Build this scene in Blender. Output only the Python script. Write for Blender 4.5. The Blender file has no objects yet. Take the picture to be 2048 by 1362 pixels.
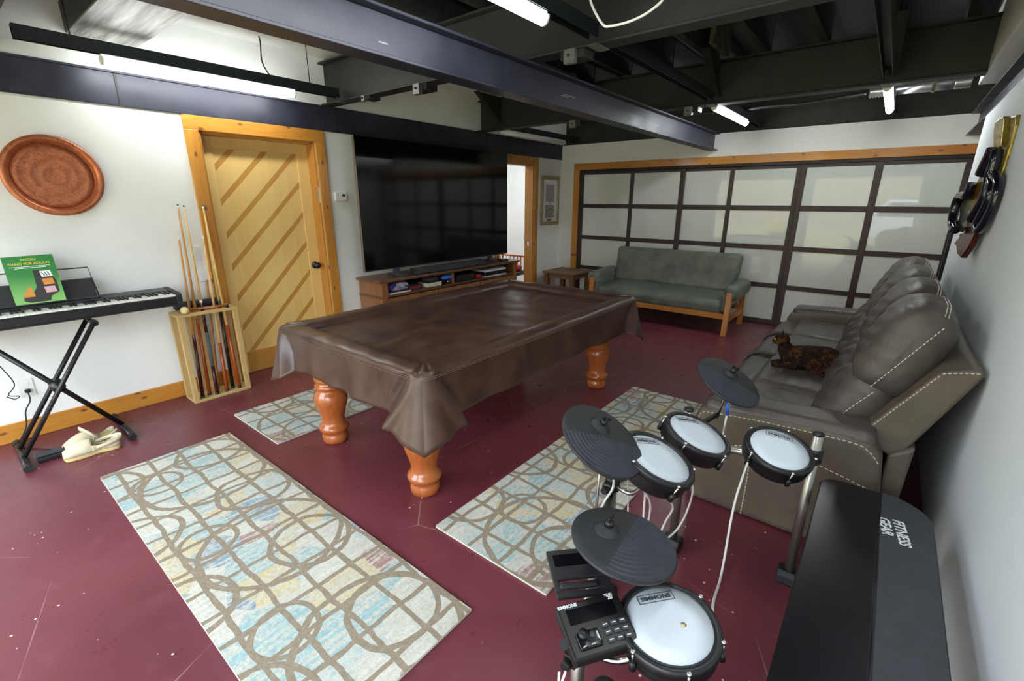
import bpy, bmesh, math, random
from mathutils import Vector, Matrix, Euler, Quaternion
random.seed(7)
SC = bpy.context.scene
COL = SC.collection
PI = math.pi

# ------------------------------------------------------------------ camera
F = 923.74
YAW, PIT, ROL = math.radians(38.5908), math.radians(16.9209), math.radians(0.19507)
HCAM = 1.55
_fw = Vector((-math.sin(YAW)*math.cos(PIT), math.cos(YAW)*math.cos(PIT), -math.sin(PIT)))
_r0 = Vector((math.cos(YAW), math.sin(YAW), 0)); _u0 = _r0.cross(_fw)
_rt = math.cos(ROL)*_r0 + math.sin(ROL)*_u0
_up = -math.sin(ROL)*_r0 + math.cos(ROL)*_u0
cam = bpy.data.cameras.new('camera'); cam_o = bpy.data.objects.new('camera', cam); COL.objects.link(cam_o)
cam.sensor_fit = 'HORIZONTAL'; cam.sensor_width = 36; cam.lens = F/2048*36
cam.clip_start = .02; cam.clip_end = 300
cam_o.matrix_world = Matrix(((_rt.x, _up.x, -_fw.x, 0), (_rt.y, _up.y, -_fw.y, 0), (_rt.z, _up.z, -_fw.z, HCAM), (0, 0, 0, 1)))
SC.camera = cam_o

# ------------------------------------------------------------------ light
SC.view_settings.view_transform = 'Standard'
SC.view_settings.look = 'None'
SC.view_settings.gamma = 1
SC.view_settings.use_curve_mapping = False
SC.view_settings.exposure = 0.42
TUBE_POWER = 30.0
w = bpy.data.worlds.new('overcast_sky'); SC.world = w; w.use_nodes = True
bg = w.node_tree.nodes['Background']
bg.inputs[0].default_value = (.80, .90, 1.0, 1); bg.inputs[1].default_value = 7.8
sun = bpy.data.lights.new('sun', 'SUN'); sun_o = bpy.data.objects.new('sun', sun); COL.objects.link(sun_o)
sun.energy = 4.0; sun.angle = math.radians(4); sun.color = (1, .93, .82)
sun_o.rotation_euler = (math.radians(40), 0, math.radians(150)); sun_o.location = (0, -8, 9)
WX = [(-4.0, -2.05), (-1.7, .36)]          # the two openings in the wall behind the camera
WY = -1.0
for a, b in WX:
    pl = bpy.data.lights.new('sky_portal', 'AREA'); po = bpy.data.objects.new('sky_portal', pl); COL.objects.link(po)
    pl.shape = 'RECTANGLE'; pl.size = b-a; pl.size_y = 2.08; pl.cycles.is_portal = True
    po.location = ((a+b)/2, WY-.1, 1.05); po.rotation_euler = (PI/2, 0, PI)

# pixel helpers: a pixel is only a direction; the plane it hits gives the place
def ray(x, y): return _fw + _rt*((x-1024)/F) - _up*((y-681)/F)
def hit(x, y, ax, v):
    d = ray(x, y); o = Vector((0, 0, HCAM)); t = (v-o[ax])/d[ax]; return o + d*t

# ------------------------------------------------------------------ builders
class MB:
    def __init__(s): s.v = []; s.f = []; s.sm = []
    def add(s, vs, fs, smooth=False, M=None):
        o = len(s.v)
        s.v += [tuple(M @ Vector(p)) if M is not None else tuple(p) for p in vs]
        s.f += [tuple(i+o for i in f) for f in fs]; s.sm += [smooth]*len(fs); return s
    def box(s, x0, x1, y0, y1, z0, z1, M=None):
        v = [(x, y, z) for x in (x0, x1) for y in (y0, y1) for z in (z0, z1)]
        return s.add(v, [(0, 1, 3, 2), (4, 6, 7, 5), (0, 4, 5, 1), (2, 3, 7, 6), (0, 2, 6, 4), (1, 5, 7, 3)], False, M)
    def prism(s, poly, ax, a, b, M=None, smooth=False):
        n = len(poly)
        def mk(p, t): return [(t, p[0], p[1]), (p[0], t, p[1]), (p[0], p[1], t)][ax]
        v = [mk(p, a) for p in poly] + [mk(p, b) for p in poly]
        flip = True
        lo = tuple(range(n)); hi = tuple(range(n, 2*n))
        sd = [(i, (i+1) % n, n+(i+1) % n, n+i) for i in range(n)]
        fs = [tuple(reversed(lo)) if flip else lo, hi if flip else tuple(reversed(hi))]
        s.add(v, fs, False, M); o = len(s.v)-2*n
        s.f += [tuple(i+o for i in q) for q in sd]; s.sm += [smooth]*n
        return s
    def tube(s, pts, r, n=8, caps=True, smooth=True, flat=1.0):
        pts = [Vector(p) for p in pts]; rs = r if isinstance(r, (list, tuple)) else [r]*len(pts)
        T = []
        for i in range(len(pts)):
            t = pts[min(i+1, len(pts)-1)]-pts[max(i-1, 0)]; T.append(t.normalized() if t.length > 1e-9 else Vector((0, 0, 1)))
        a = Vector((0, 0, 1)) if abs(T[0].z) < .9 else Vector((1, 0, 0))
        u = T[0].cross(a).normalized(); v = []
        for i, p in enumerate(pts):
            if i: u = (u - T[i]*u.dot(T[i])); u = u.normalized() if u.length > 1e-6 else T[i].orthogonal().normalized()
            w_ = T[i].cross(u)
            for k in range(n):
                c = 2*PI*k/n; v.append(p + u*(math.cos(c)*rs[i]) + w_*(math.sin(c)*rs[i]*flat))
        fs = [(i*n+k, i*n+(k+1) % n, (i+1)*n+(k+1) % n, (i+1)*n+k) for i in range(len(pts)-1) for k in range(n)]
        o = len(s.v); s.add(v, fs, smooth)
        if caps:
            s.f += [tuple(o+k for k in reversed(range(n))), tuple(o+(len(pts)-1)*n+k for k in range(n))]; s.sm += [False, False]
        return s
    def lathe(s, prof, n=24, M=None, smooth=True):
        v = []; fs = []; m = len(prof)
        for r, z in prof:
            for k in range(n): v.append((r*math.cos(2*PI*k/n), r*math.sin(2*PI*k/n), z))
        for i in range(m-1):
            for k in range(n): fs.append((i*n+k, i*n+(k+1) % n, (i+1)*n+(k+1) % n, (i+1)*n+k))
        if prof[0][0] > 1e-5: fs.append(tuple(reversed(range(n))))
        if prof[-1][0] > 1e-5: fs.append(tuple((m-1)*n+k for k in range(n)))
        return s.add(v, fs, smooth, M)
    def ball(s, c, rx, ry=None, rz=None, n=14, M=None):
        ry = ry or rx; rz = rz or rx; pr = []
        v = []; fs = []; m = n//2+1
        for i in range(m):
            a = PI*i/(m-1)
            for k in range(n):
                b = 2*PI*k/n; v.append((c[0]+rx*math.sin(a)*math.cos(b), c[1]+ry*math.sin(a)*math.sin(b), c[2]-rz*math.cos(a)))
        for i in range(m-1):
            for k in range(n): fs.append((i*n+k, i*n+(k+1) % n, (i+1)*n+(k+1) % n, (i+1)*n+k))
        return s.add(v, fs, True, M)
    def grid(s, fn, nu, nv, smooth=True, cu=False):
        v = [fn(i/nu, j/nv) for j in range(nv+1) for i in range(nu+(0 if cu else 1))]
        W = nu+(0 if cu else 1)
        fs = [(j*W+i, j*W+(i+1) % W, (j+1)*W+(i+1) % W, (j+1)*W+i) for j in range(nv) for i in range(nu)]
        return s.add(v, fs, smooth)
    def pillow(s, hx, hy, hz, r, puff=(0, 0, 0), M=None, n=6, fn=None):
        h = (hx, hy, hz); r = min(r, hx*.98, hy*.98, hz*.98)
        ax = []
        for a in h:
            e = [-a, -a+.12*r, -a+.35*r, -a+.65*r, -a+r]
            m = [(-a+r) + (2*(a-r))*k/n for k in range(1, n)]
            ax.append(e + m + [-q for q in reversed(e)])
        vid = {}; V = []; FS = []
        def gv(p):
            k = tuple(round(c, 6) for c in p)
            if k not in vid:
                q = [max(-(h[i]-r), min(h[i]-r, p[i])) for i in range(3)]
                d = Vector([p[i]-q[i] for i in range(3)])
                d = d.normalized()*r if d.length > 1e-9 else d
                P = Vector(q)+d
                t = [max(-1, min(1, P[i]/h[i])) for i in range(3)]
                for i in range(3):
                    if puff[i]:
                        j, l = (i+1) % 3, (i+2) % 3
                        P[i] += puff[i]*t[i]*max(0, 1-t[j]**2)**.6*max(0, 1-t[l]**2)**.6
                if fn: P = Vector(fn(P, t))
                vid[k] = len(V); V.append(tuple(P))
            return vid[k]
        for i in range(3):
            j, l = (i+1) % 3, (i+2) % 3
            for sg in (-1, 1):
                for a in range(len(ax[j])-1):
                    for b in range(len(ax[l])-1):
                        c = []
                        for (aa, bb) in ((a, b), (a+1, b), (a+1, b+1), (a, b+1)):
                            p = [0, 0, 0]; p[i] = sg*h[i]; p[j] = ax[j][aa]; p[l] = ax[l][bb]; c.append(gv(p))
                        FS.append(tuple(c) if sg > 0 else tuple(reversed(c)))
        return s.add(V, FS, True, M)
    def build(s, name, mat, parent=None, bevel=0, seg=2, sub=0, solid=0, remesh=0, autosm=True):
        me = bpy.data.meshes.new(name)
        xs = [p[0] for p in s.v]; ys = [p[1] for p in s.v]; zs = [p[2] for p in s.v]
        o = Vector(((min(xs)+max(xs))/2, (min(ys)+max(ys))/2, min(zs)))
        me.from_pydata([(p[0]-o.x, p[1]-o.y, p[2]-o.z) for p in s.v], [], s.f)
        me.polygons.foreach_set('use_smooth', s.sm); me.materials.append(mat); me.update()
        bm = bmesh.new(); bm.from_mesh(me); bmesh.ops.recalc_face_normals(bm, faces=bm.faces); bm.to_mesh(me); bm.free()
        ob = bpy.data.objects.new(name, me); COL.objects.link(ob); ob.location = o
        if parent is not None: setp(ob, parent)
        if solid: m = ob.modifiers.new('solid', 'SOLIDIFY'); m.thickness = solid; m.offset = 0
        if remesh:
            m = ob.modifiers.new('remesh', 'REMESH'); m.mode = 'VOXEL'; m.voxel_size = remesh; m.use_smooth_shade = True
            m = ob.modifiers.new('smooth', 'SMOOTH'); m.factor = .5; m.iterations = 5
        if bevel: m = ob.modifiers.new('bevel', 'BEVEL'); m.width = bevel; m.segments = seg; m.limit_method = 'ANGLE'; m.angle_limit = .6
        if sub: m = ob.modifiers.new('sub', 'SUBSURF'); m.levels = sub; m.render_levels = sub
        return ob

def wm(o):
    return (wm(o.parent) @ o.matrix_parent_inverse if o.parent else Matrix()) @ o.matrix_basis
def setp(o, p):
    o.parent = p; o.matrix_parent_inverse = wm(p).inverted()
def tag(o, label=None, cat=None, group=None, kind=None):
    if label: o['label'] = label
    if cat: o['category'] = cat
    if group: o['group'] = group
    if kind: o['kind'] = kind
    return o
def thing(name, loc, label, cat, group=None, rotz=0):
    o = bpy.data.objects.new(name, None); COL.objects.link(o); o.location = loc; o.rotation_euler = (0, 0, rotz)
    o.empty_display_size = .1
    return tag(o, label, cat, group)
def frame(name, loc):
    o = bpy.data.objects.new(name, None); COL.objects.link(o); o.location = loc; o.empty_display_size = .1
    o['kind'] = 'structure'; return o
def copy_tree(o, parent=None):
    c = o.copy(); COL.objects.link(c)
    if parent is not None: c.parent = parent
    for ch in list(o.children): copy_tree(ch, c)
    return c
def box(name, mat, parent, x0, x1, y0, y1, z0, z1, bevel=0, seg=2):
    return MB().box(x0, x1, y0, y1, z0, z1).build(name, mat, parent, bevel, seg)
def share(src, name, parent, M):
    o = src.copy(); COL.objects.link(o); o.parent = None; o.name = name; o.matrix_basis = M; setp(o, parent); return o
def text(name, s, mat, parent, M, size, depth=.0006, align='CENTER', sx=1, shear=0, bold=0):
    c = bpy.data.curves.new(name, 'FONT'); c.body = s; c.size = size; c.extrude = depth; c.align_x = align; c.align_y = 'CENTER'
    c.shear = shear; c.offset = bold; c.resolution_u = 3
    t = bpy.data.objects.new(name, c); COL.objects.link(t)
    bpy.context.view_layer.update()
    me = bpy.data.meshes.new_from_object(t.evaluated_get(bpy.context.evaluated_depsgraph_get()))
    bpy.data.objects.remove(t); me.materials.clear(); me.materials.append(mat); me.name = name
    for v in me.vertices: v.co.x *= sx
    o = bpy.data.objects.new(name, me); COL.objects.link(o); o.matrix_basis = M
    if parent is not None: setp(o, parent)
    return o
def basis(org, X, Y):
    X = Vector(X).normalized(); Z = X.cross(Vector(Y)).normalized(); Y = Z.cross(X)
    return Matrix(((X.x, Y.x, Z.x, org[0]), (X.y, Y.y, Z.y, org[1]), (X.z, Y.z, Z.z, org[2]), (0, 0, 0, 1)))
def smooth_path(pts, k=6):
    P = [Vector(p) for p in pts]; out = []
    for i in range(len(P)-1):
        p0 = P[max(i-1, 0)]; p1 = P[i]; p2 = P[i+1]; p3 = P[min(i+2, len(P)-1)]
        for j in range(k):
            t = j/k
            out.append(.5*((2*p1)+(p2-p0)*t+(2*p0-5*p1+4*p2-p3)*t*t+(3*p1-p0-3*p2+p3)*t**3))
    return out+[P[-1]]
def rot(axis, deg): return Matrix.Rotation(math.radians(deg), 4, axis)
def T(x, y, z): return Matrix.Translation((x, y, z))

# ------------------------------------------------------------------ materials
def node(nt, t, ins=None, **kw):
    n = nt.nodes.new(t)
    for k, v in kw.items(): setattr(n, k, v)
    for k, v in (ins or {}).items():
        if isinstance(v, bpy.types.NodeSocket): nt.links.new(v, n.inputs[k])
        else: n.inputs[k].default_value = v
    return n
def srgb(r, g, b):
    f = lambda c: (c/255/12.92) if c/255 <= .04045 else ((c/255+.055)/1.055)**2.4
    return (f(r), f(g), f(b), 1)
MATS = {}
def mat(name, col, rough=.5, metal=0, spec=.5, coat=0, coat_r=.1, emit=None, es=0):
    m = bpy.data.materials.new(name); m.use_nodes = True; nt = m.node_tree; b = nt.nodes['Principled BSDF']
    c = col if len(col) == 4 else (*col, 1)
    b.inputs['Base Color'].default_value = c; b.inputs['Roughness'].default_value = rough; b.inputs['Metallic'].default_value = metal
    b.inputs['Specular IOR Level'].default_value = spec
    if coat: b.inputs['Coat Weight'].default_value = coat; b.inputs['Coat Roughness'].default_value = coat_r
    if emit: b.inputs['Emission Color'].default_value = (*emit[:3], 1); b.inputs['Emission Strength'].default_value = es
    MATS[name] = m; return m
def parts(m): return m.node_tree, m.node_tree.nodes['Principled BSDF']
def coords(nt, scale=(1, 1, 1), src='Object'):
    tc = node(nt, 'ShaderNodeTexCoord'); mp = node(nt, 'ShaderNodeMapping', {'Vector': tc.outputs[src]})
    mp.inputs['Scale'].default_value = scale; return mp.outputs[0]
def ramp(nt, fac, stops, interp='LINEAR'):
    r = node(nt, 'ShaderNodeValToRGB', {'Fac': fac}); e = r.color_ramp.elements; r.color_ramp.interpolation = interp
    while len(e) < len(stops): e.new(.5)
    for i, (p, c) in enumerate(stops): e[i].position = p; e[i].color = c if len(c) == 4 else (*c, 1)
    return r.outputs[0]
def mix(nt, fac, a, b, mode='MIX'):
    n = node(nt, 'ShaderNodeMix', data_type='RGBA', blend_type=mode)
    for k, v in ((0, fac), (6, a), (7, b)):
        if isinstance(v, bpy.types.NodeSocket): nt.links.new(v, n.inputs[k])
        else: n.inputs[k].default_value = v if k == 0 else (v if len(v) == 4 else (*v, 1))
    return n.outputs[2]
def mth(nt, op, a, b=None, c=None):
    n = node(nt, 'ShaderNodeMath', operation=op)
    for i, v in enumerate((a, b, c)):
        if v is None: continue
        if isinstance(v, bpy.types.NodeSocket): nt.links.new(v, n.inputs[i])
        else: n.inputs[i].default_value = v
    return n.outputs[0]
def noise(nt, vec, scale, detail=4, rough=.5, dist=0):
    return node(nt, 'ShaderNodeTexNoise', {'Vector': vec, 'Scale': scale, 'Detail': detail, 'Roughness': rough, 'Distortion': dist}).outputs[0]
def bump(nt, b, h, strength=.3, dist=.01):
    n = node(nt, 'ShaderNodeBump', {'Height': h, 'Strength': strength, 'Distance': dist}); nt.links.new(n.outputs[0], b.inputs['Normal'])
def wood(name, c1, c2, axis='z', rough=.4, scale=9, knots=0, coat=0, kcol=(.16, .06, .02), bstr=.12, kpl='yz'):
    m = mat(name, c1, rough, coat=coat); nt, b = parts(m)
    st = {'x': (.09, 1, 1), 'y': (1, .09, 1), 'z': (1, 1, .09)}[axis]
    v = coords(nt, st)
    n1 = noise(nt, v, scale, 3, .5, .6); n2 = noise(nt, v, scale*9, 2, .6)
    f = mth(nt, 'ADD', mth(nt, 'MULTIPLY', n1, .75), mth(nt, 'MULTIPLY', n2, .3))
    c = ramp(nt, f, [(.32, c1), (.72, c2)])
    if knots:
        kv = coords(nt, {'x': (.55, 1, 1), 'y': (1, .55, 1), 'z': (1, 1, .55)}[axis])
        sx_ = node(nt, 'ShaderNodeSeparateXYZ', {0: kv}); cb_ = node(nt, 'ShaderNodeCombineXYZ', {0: sx_.outputs[1 if kpl == 'yz' else 0], 1: sx_.outputs[2]})
        vo = node(nt, 'ShaderNodeTexVoronoi', {'Vector': cb_.outputs[0], 'Scale': knots, 'Randomness': 1.0}, voronoi_dimensions='2D')
        k = ramp(nt, vo.outputs['Distance'], [(.045, (.9, .9, .9)), (.085, (0, 0, 0))])
        c = mix(nt, k, c, kcol)
    nt.links.new(c, b.inputs['Base Color']); bump(nt, b, f, bstr, .004); return m
def mottled(name, c1, c2, scale=8, rough=.5, metal=0, bs=0, bscale=60, detail=5, spec=.5, coat=0, lo=.35, hi=.65, r2=None):
    m = mat(name, c1, rough, metal, spec, coat); nt, b = parts(m); v = coords(nt)
    n1 = noise(nt, v, scale, detail, .6)
    nt.links.new(ramp(nt, n1, [(lo, c1), (hi, c2)]), b.inputs['Base Color'])
    if r2 is not None: nt.links.new(ramp(nt, n1, [(lo, (rough,)*3), (hi, (r2,)*3)]), b.inputs['Roughness'])
    if bs: bump(nt, b, noise(nt, v, bscale, 3), bs, .003)
    return m
DOOR_ANG, DOOR_OFF, DOOR_STRIP, DOOR_PITCH = 45.5, .075-.192*10, .038, .192
# surfaces of the room
M_wall = mottled('painted_wall', (.80, .81, .78), (.86, .87, .84), 1.6, .6, bs=.05, bscale=90)
M_wallR = mottled('daylight_tinted_wall_right', (.70, .75, .78), (.75, .80, .82), 1.2, .65, bs=.06, bscale=70)  # bluish tone of the window daylight is put into this wall's colour
M_floor = mat('maroon_painted_concrete', (.125, .026, .040), .34, spec=.5); nt, b = parts(M_floor); v = coords(nt)
n1 = noise(nt, v, 1.3, 4, .55); n2 = noise(nt, v, 9, 5, .65); n3 = noise(nt, v, 2.2, 3, .5)
c = mix(nt, ramp(nt, n1, [(.35, (0, 0, 0)), (.7, (1, 1, 1))]), (.125, .024, .034), (.175, .038, .052))
c = mix(nt, ramp(nt, n2, [(.55, (0, 0, 0)), (.8, (.5, .5, .5))]), c, (.20, .055, .07))
vo = node(nt, 'ShaderNodeTexVoronoi', {'Vector': v, 'Scale': 22.0, 'Randomness': 1.0})
ch = mth(nt, 'LESS_THAN', mth(nt, 'ADD', vo.outputs['Distance'], mth(nt, 'MULTIPLY', n2, .16)), .175)
gate = mth(nt, 'GREATER_THAN', n3, .53)
sep = node(nt, 'ShaderNodeSeparateColor', {'Color': vo.outputs['Color']})
ch = mth(nt, 'MULTIPLY', mth(nt, 'MULTIPLY', ch, gate), mth(nt, 'GREATER_THAN', sep.outputs[0], .45))
c = mix(nt, ch, c, (.62, .55, .46))
ve = node(nt, 'ShaderNodeTexVoronoi', {'Vector': v, 'Scale': .8}, feature='DISTANCE_TO_EDGE')
ve.inputs['Randomness'].default_value = 1
vd = noise(nt, v, 5, 3)
cr = mth(nt, 'MULTIPLY', mth(nt, 'LESS_THAN', mth(nt, 'ADD', ve.outputs['Distance'], mth(nt, 'MULTIPLY', vd, .01)), .0062), mth(nt, 'GREATER_THAN', n3, .5))
c = mix(nt, mth(nt, 'MULTIPLY', cr, .55), c, (.34, .20, .20))
nt.links.new(c, b.inputs['Base Color'])
nt.links.new(ramp(nt, n2, [(.3, (.26,)*3), (.75, (.46,)*3)]), b.inputs['Roughness'])
bump(nt, b, n2, .08, .006)

M_pine_y = wood('knotty_pine_y', srgb(212, 152, 62), srgb(176, 108, 34), 'y', .38, 8, 6.5, .25)
M_pine_z = wood('knotty_pine_z', srgb(214, 154, 64), srgb(178, 110, 36), 'z', .38, 8, 6.5, .25)
M_pine_x = wood('knotty_pine_x', srgb(208, 146, 58), srgb(172, 104, 34), 'x', .38, 8, 6.5, .25, kpl='xz')
M_doorpale = wood('pale_door_pine', srgb(240, 206, 134), srgb(226, 186, 110), 'z', .36, 4, 0, .3, bstr=.03)
M_doorstrip = wood('honey_door_strip', srgb(206, 156, 76), srgb(186, 132, 56), 'z', .36, 6, 0, .3, bstr=.03)
M_jamb = wood('dark_jamb_pine', srgb(206, 150, 70), srgb(176, 112, 42), 'z', .4, 6, 0, .2)
M_beam = mottled('blue_black_painted_steel', srgb(40, 41, 52), srgb(56, 57, 72), 3, .36, .15, bs=.04, bscale=40, r2=.5)
M_beam2 = mottled('flat_black_painted_steel', srgb(36, 37, 35), srgb(48, 49, 46), 4, .55, .1, bs=.05, bscale=50)
M_scuff = mat('bare_scuffed_steel', srgb(150, 150, 158), .6, .3)
M_deck = mottled('black_roof_deck', srgb(20, 20, 22), srgb(32, 32, 36), 3, .7)
M_stain = mottled('stained_yellow_board', srgb(110, 105, 70), srgb(30, 30, 24), 9, .8, detail=6)
M_galv = mottled('galvanised_sheet', srgb(150, 150, 145), srgb(105, 105, 102), 7, .45, .55)
M_foil = mat('silver_foil_duct', srgb(190, 192, 195), .3, .9)
M_duct = mat('grey_streaked_duct', srgb(130, 130, 126), .55, .2); nt, b = parts(M_duct); v = coords(nt, (.35, 5, 1))
n1 = noise(nt, v, 3, 5, .6); nt.links.new(ramp(nt, n1, [(.36, srgb(84, 84, 82)), (.66, srgb(188, 188, 182))]), b.inputs['Base Color'])
M_tube = mat('lit_led_tube', (1, 1, 1), .4, emit=(.96, 1.0, 1.0), es=TUBE_POWER)
M_tubeoff = mat('unlit_tube', srgb(225, 226, 220), .3)
M_chan = mottled('dark_green_black_strut', srgb(18, 26, 26), srgb(30, 38, 38), 30, .5, .2)
M_bronze = mottled('dark_bronze_frame', srgb(50, 38, 36), srgb(62, 48, 46), 5, .42, .2)
M_track = mat('black_track', srgb(36, 32, 36), .45, .3)
M_pane = mat('milk_white_glass', srgb(206, 211, 204), .45, spec=.5, coat=1.0, coat_r=.015)
M_black = mat('black_plastic', srgb(22, 22, 24), .4)
M_blackm = mat('matt_black_plastic', srgb(30, 30, 33), .6)
M_white = mat('white_plastic', srgb(228, 228, 222), .4)
M_chrome = mat('polished_steel', srgb(205, 205, 205), .2, 1.0)
M_alu = mat('satin_aluminium_tube', srgb(176, 174, 166), .32, .9)
M_cablew = mat('white_cable', srgb(226, 226, 222), .5)
M_cableb = mat('black_cable', srgb(24, 24, 24), .5)
M_ground = mottled('dry_lawn_and_gravel', srgb(176, 164, 118), srgb(140, 140, 92), 1.2, .9)
M_hill = mottled('bare_wooded_hillside', srgb(120, 105, 85), srgb(165, 150, 125), 1.5, .95, detail=8)
M_benchshade = mottled('tan_grey_bench_shade', srgb(128, 124, 112), srgb(112, 106, 96), 4, .7)  # unused; tone of the bench's cast shadow on the wall, no curb there

LX, RX, DY = -4.304, .40, 6.64
EX = .95           # the room widens to here past the end of the right wall
YW = 5.20
# ---- floor, walls, ceiling
def struct(name, mb, m, bevel=0):
    o = mb.build(name, m, None, bevel); o['kind'] = 'structure'; return o
struct('floor', MB().box(-6.6, 1.1, WY-.15, 7.4, -.12, 0), M_floor)
D1 = (1.507, 2.458, 2.055); D2 = (5.08, 5.90, 2.045)     # door openings: y0, y1, z top
mb = MB(); t0, t1 = LX-.15, LX
for y0, y1, z0, z1 in ((WY, D1[0], 0, 2.99), (D1[0], D1[1], D1[2], 2.99), (D1[1], D2[0], 0, 2.99), (D2[0], D2[1], D2[2], 2.99), (D2[1], 6.84, 0, 2.99)):
    mb.box(t0, t1, y0, y1, z0, z1)
struct('wall_left', mb, M_wall)
mb = MB().box(LX, -3.95, DY, DY+.14, 0, 2.37).box(-3.95, EX, DY, DY+.14, 2.0, 2.37).box(LX, EX, DY+.2, DY+.3, 0, 2.99)
struct('wall_back', mb, M_wall)
struct('wall_right', MB().box(RX, RX+.14, WY, YW, 0, 2.165), M_wallR)
struct('wall_right_recess', MB().box(EX, EX+.1, YW-.1, 6.94, 0, 2.99).box(RX+.14, EX, YW-.1, YW, 0, 2.99), M_wall)
struct('wall_right_upper', MB().box(.31, RX+.14, WY, YW, 2.385, 2.99), M_wall)
mb = MB(); xs = [LX-.15] + [q for ab in WX for q in ab] + [RX+.14]
for i in range(0, len(xs), 2): mb.box(xs[i], xs[i+1], WY-.15, WY, 0, 2.99)
for a, b_ in WX: mb.box(a, b_, WY-.15, WY, 2.09, 2.99)
struct('wall_front', mb, M_wall)
struct('ceiling', MB().box(LX-.2, EX+.1, WY-.15, 7.0, 2.99, 3.07), M_deck)
struct('ceiling_left', MB().box(LX, -3.50, WY, 6.7, 2.765, 2.79), M_wall)
# room through the far doorway
struct('wall_beyond', MB().box(-6.55, -6.45, 3.8, 7.4, 0, 2.6), M_wall)
struct('light_block_behind_door', MB().box(-4.75, -4.70, 1.2, 2.75, 0, 2.3).box(-4.70, LX-.15, 1.2, 1.25, 0, 2.3).box(-4.70, LX-.15, 2.70, 2.75, 0, 2.3).box(-4.70, LX-.15, 1.25, 2.70, 2.25, 2.3), M_wall)  # unseen box added behind the plank door to stop light leaking under it
struct('wall_beyond_far', MB().box(-6.45, LX-.15, 7.25, 7.35, 0, 2.6), M_wall)
struct('wall_beyond_near', MB().box(-6.45, LX-.15, 3.8, 3.9, 0, 2.6), M_wall)
struct('ceiling_beyond', MB().box(-6.55, LX-.15, 3.8, 7.4, 2.6, 2.66), M_wall)
hl = bpy.data.lights.new('hall_lamp', 'AREA'); ho = bpy.data.objects.new('hall_lamp', hl); COL.objects.link(ho)
hl.shape = 'RECTANGLE'; hl.size = .3; hl.size_y = 1.2; hl.energy = 20; hl.color = (.95, .98, 1); ho.location = (-5.4, 5.7, 2.58)
struct('ground', MB().box(-40, 40, -60, WY-.15, -.16, -.06), M_ground)
mb = MB(); mb.grid(lambda u, v: (-45+90*u, -22-14*v, -.1+9*v+1.2*math.sin(u*19)*v), 30, 6); struct('hillside_ground', mb, M_hill)

# ---- skirting
for nm, y0, y1 in (('baseboard_left', WY, 1.413), ('baseboard_left_middle', 2.549, 4.985)):
    struct(nm, MB().box(LX, LX+.018, y0, y1, 0, .127), M_pine_y, .004)

# ---- door casings
def casing(name, y0, y1, zt, wd=.095):
    r = frame(name, (LX, (y0+y1)/2, 0))
    x0, x1 = LX, LX+.02
    box('head_casing', M_pine_y, r, x0, x1, y0-wd, y1+wd, zt, min(zt+wd+.012, 2.158), .003)
    box('side_casing', M_pine_z, r, x0, x1+.001, y0-wd, y0, 0, zt, .003)
    box('side_casing', M_pine_z, r, x0, x1+.001, y1, y1+wd, 0, zt, .003)
    box('head_jamb', M_pine_y, r, LX-.15, LX, y0, y1, zt-.018, zt, .002)
    box('side_jamb', M_jamb, r, LX-.15, LX, y0, y0+.018, 0, zt-.018, .002)
    box('side_jamb', M_jamb, r, LX-.15, LX, y1-.018, y1, 0, zt-.018, .002)
    return r
tr1 = casing('trim_1', *D1); tr2 = casing('trim_2', *D2)
box('strike_plate', M_chrome, tr2, LX-.09, LX-.06, D2[1]-.0195, D2[1]-.018, .86, .93)
box('strike_plate', M_chrome, tr1, LX-.03, LX-.01, D1[1]-.020, D1[1]-.018, 1.52, 1.66)
tr3 = frame('trim_3', (-1.7, DY, 0))
box('head_casing', M_pine_x, tr3, -4.05, EX, DY-.022, DY, 1.998, 2.092, .003)
box('side_casing', M_pine_z, tr3, -4.05, -3.95, DY-.021, DY, 0, 1.998, .003)

# ---- diagonal plank door
dr = frame('door_1', (LX-.13, (D1[0]+D1[1])/2, 0))
tag(dr, 'pale pine door with diagonal planks and narrow honey strips')
fx0, fx1 = LX-.155, LX-.115
y0, y1, z1 = D1[0]+.0185, D1[1]-.0185, D1[2]-.0185
sw = .105
box('stile', M_doorpale, dr, fx0, fx1, y0, y0+sw, .002, z1, .002); box('stile', M_doorpale, dr, fx0, fx1, y1-sw, y1, .002, z1, .002)
box('top_rail', M_doorpale, dr, fx0, fx1, y0+sw, y1-sw, z1-.09, z1, .002); box('bottom_rail', M_doorstrip, dr, fx0, fx1, y0+sw, y1-sw, .002, .20, .002)
def clip(poly, a, b_, c_):            # keep a*y+b*z<=c
    out = []
    for i in range(len(poly)):
        p, q = poly[i], poly[(i+1) % len(poly)]; dp = a*p[0]+b_*p[1]-c_; dq = a*q[0]+b_*q[1]-c_
        if dp <= 0: out.append(p)
        if dp*dq < 0: t = dp/(dp-dq); out.append((p[0]+(q[0]-p[0])*t, p[1]+(q[1]-p[1])*t))
    return out
rect = [(y0+sw, .20), (y1-sw, .20), (y1-sw, z1-.09), (y0+sw, z1-.09)]
A, B = -math.sin(math.radians(DOOR_ANG)), math.cos(math.radians(DOOR_ANG))   # normal of the strips
s_ = DOOR_OFF
while s_ < 3.4:
    for w0, w1, m, nm, ins in ((s_, s_+DOOR_STRIP, M_doorstrip, 'inlay_strip', .0005), (s_+DOOR_STRIP, s_+DOOR_PITCH, M_doorpale, 'plank', .0)):
        pg = clip(clip(rect, A, B, w1-.0003), -A, -B, -(w0+.0003))
        if len(pg) > 2:
            MB().prism(pg, 0, fx0+.008, fx1-.012+ins).build(nm, m, dr, .0006, 1)
    s_ += DOOR_PITCH
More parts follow.
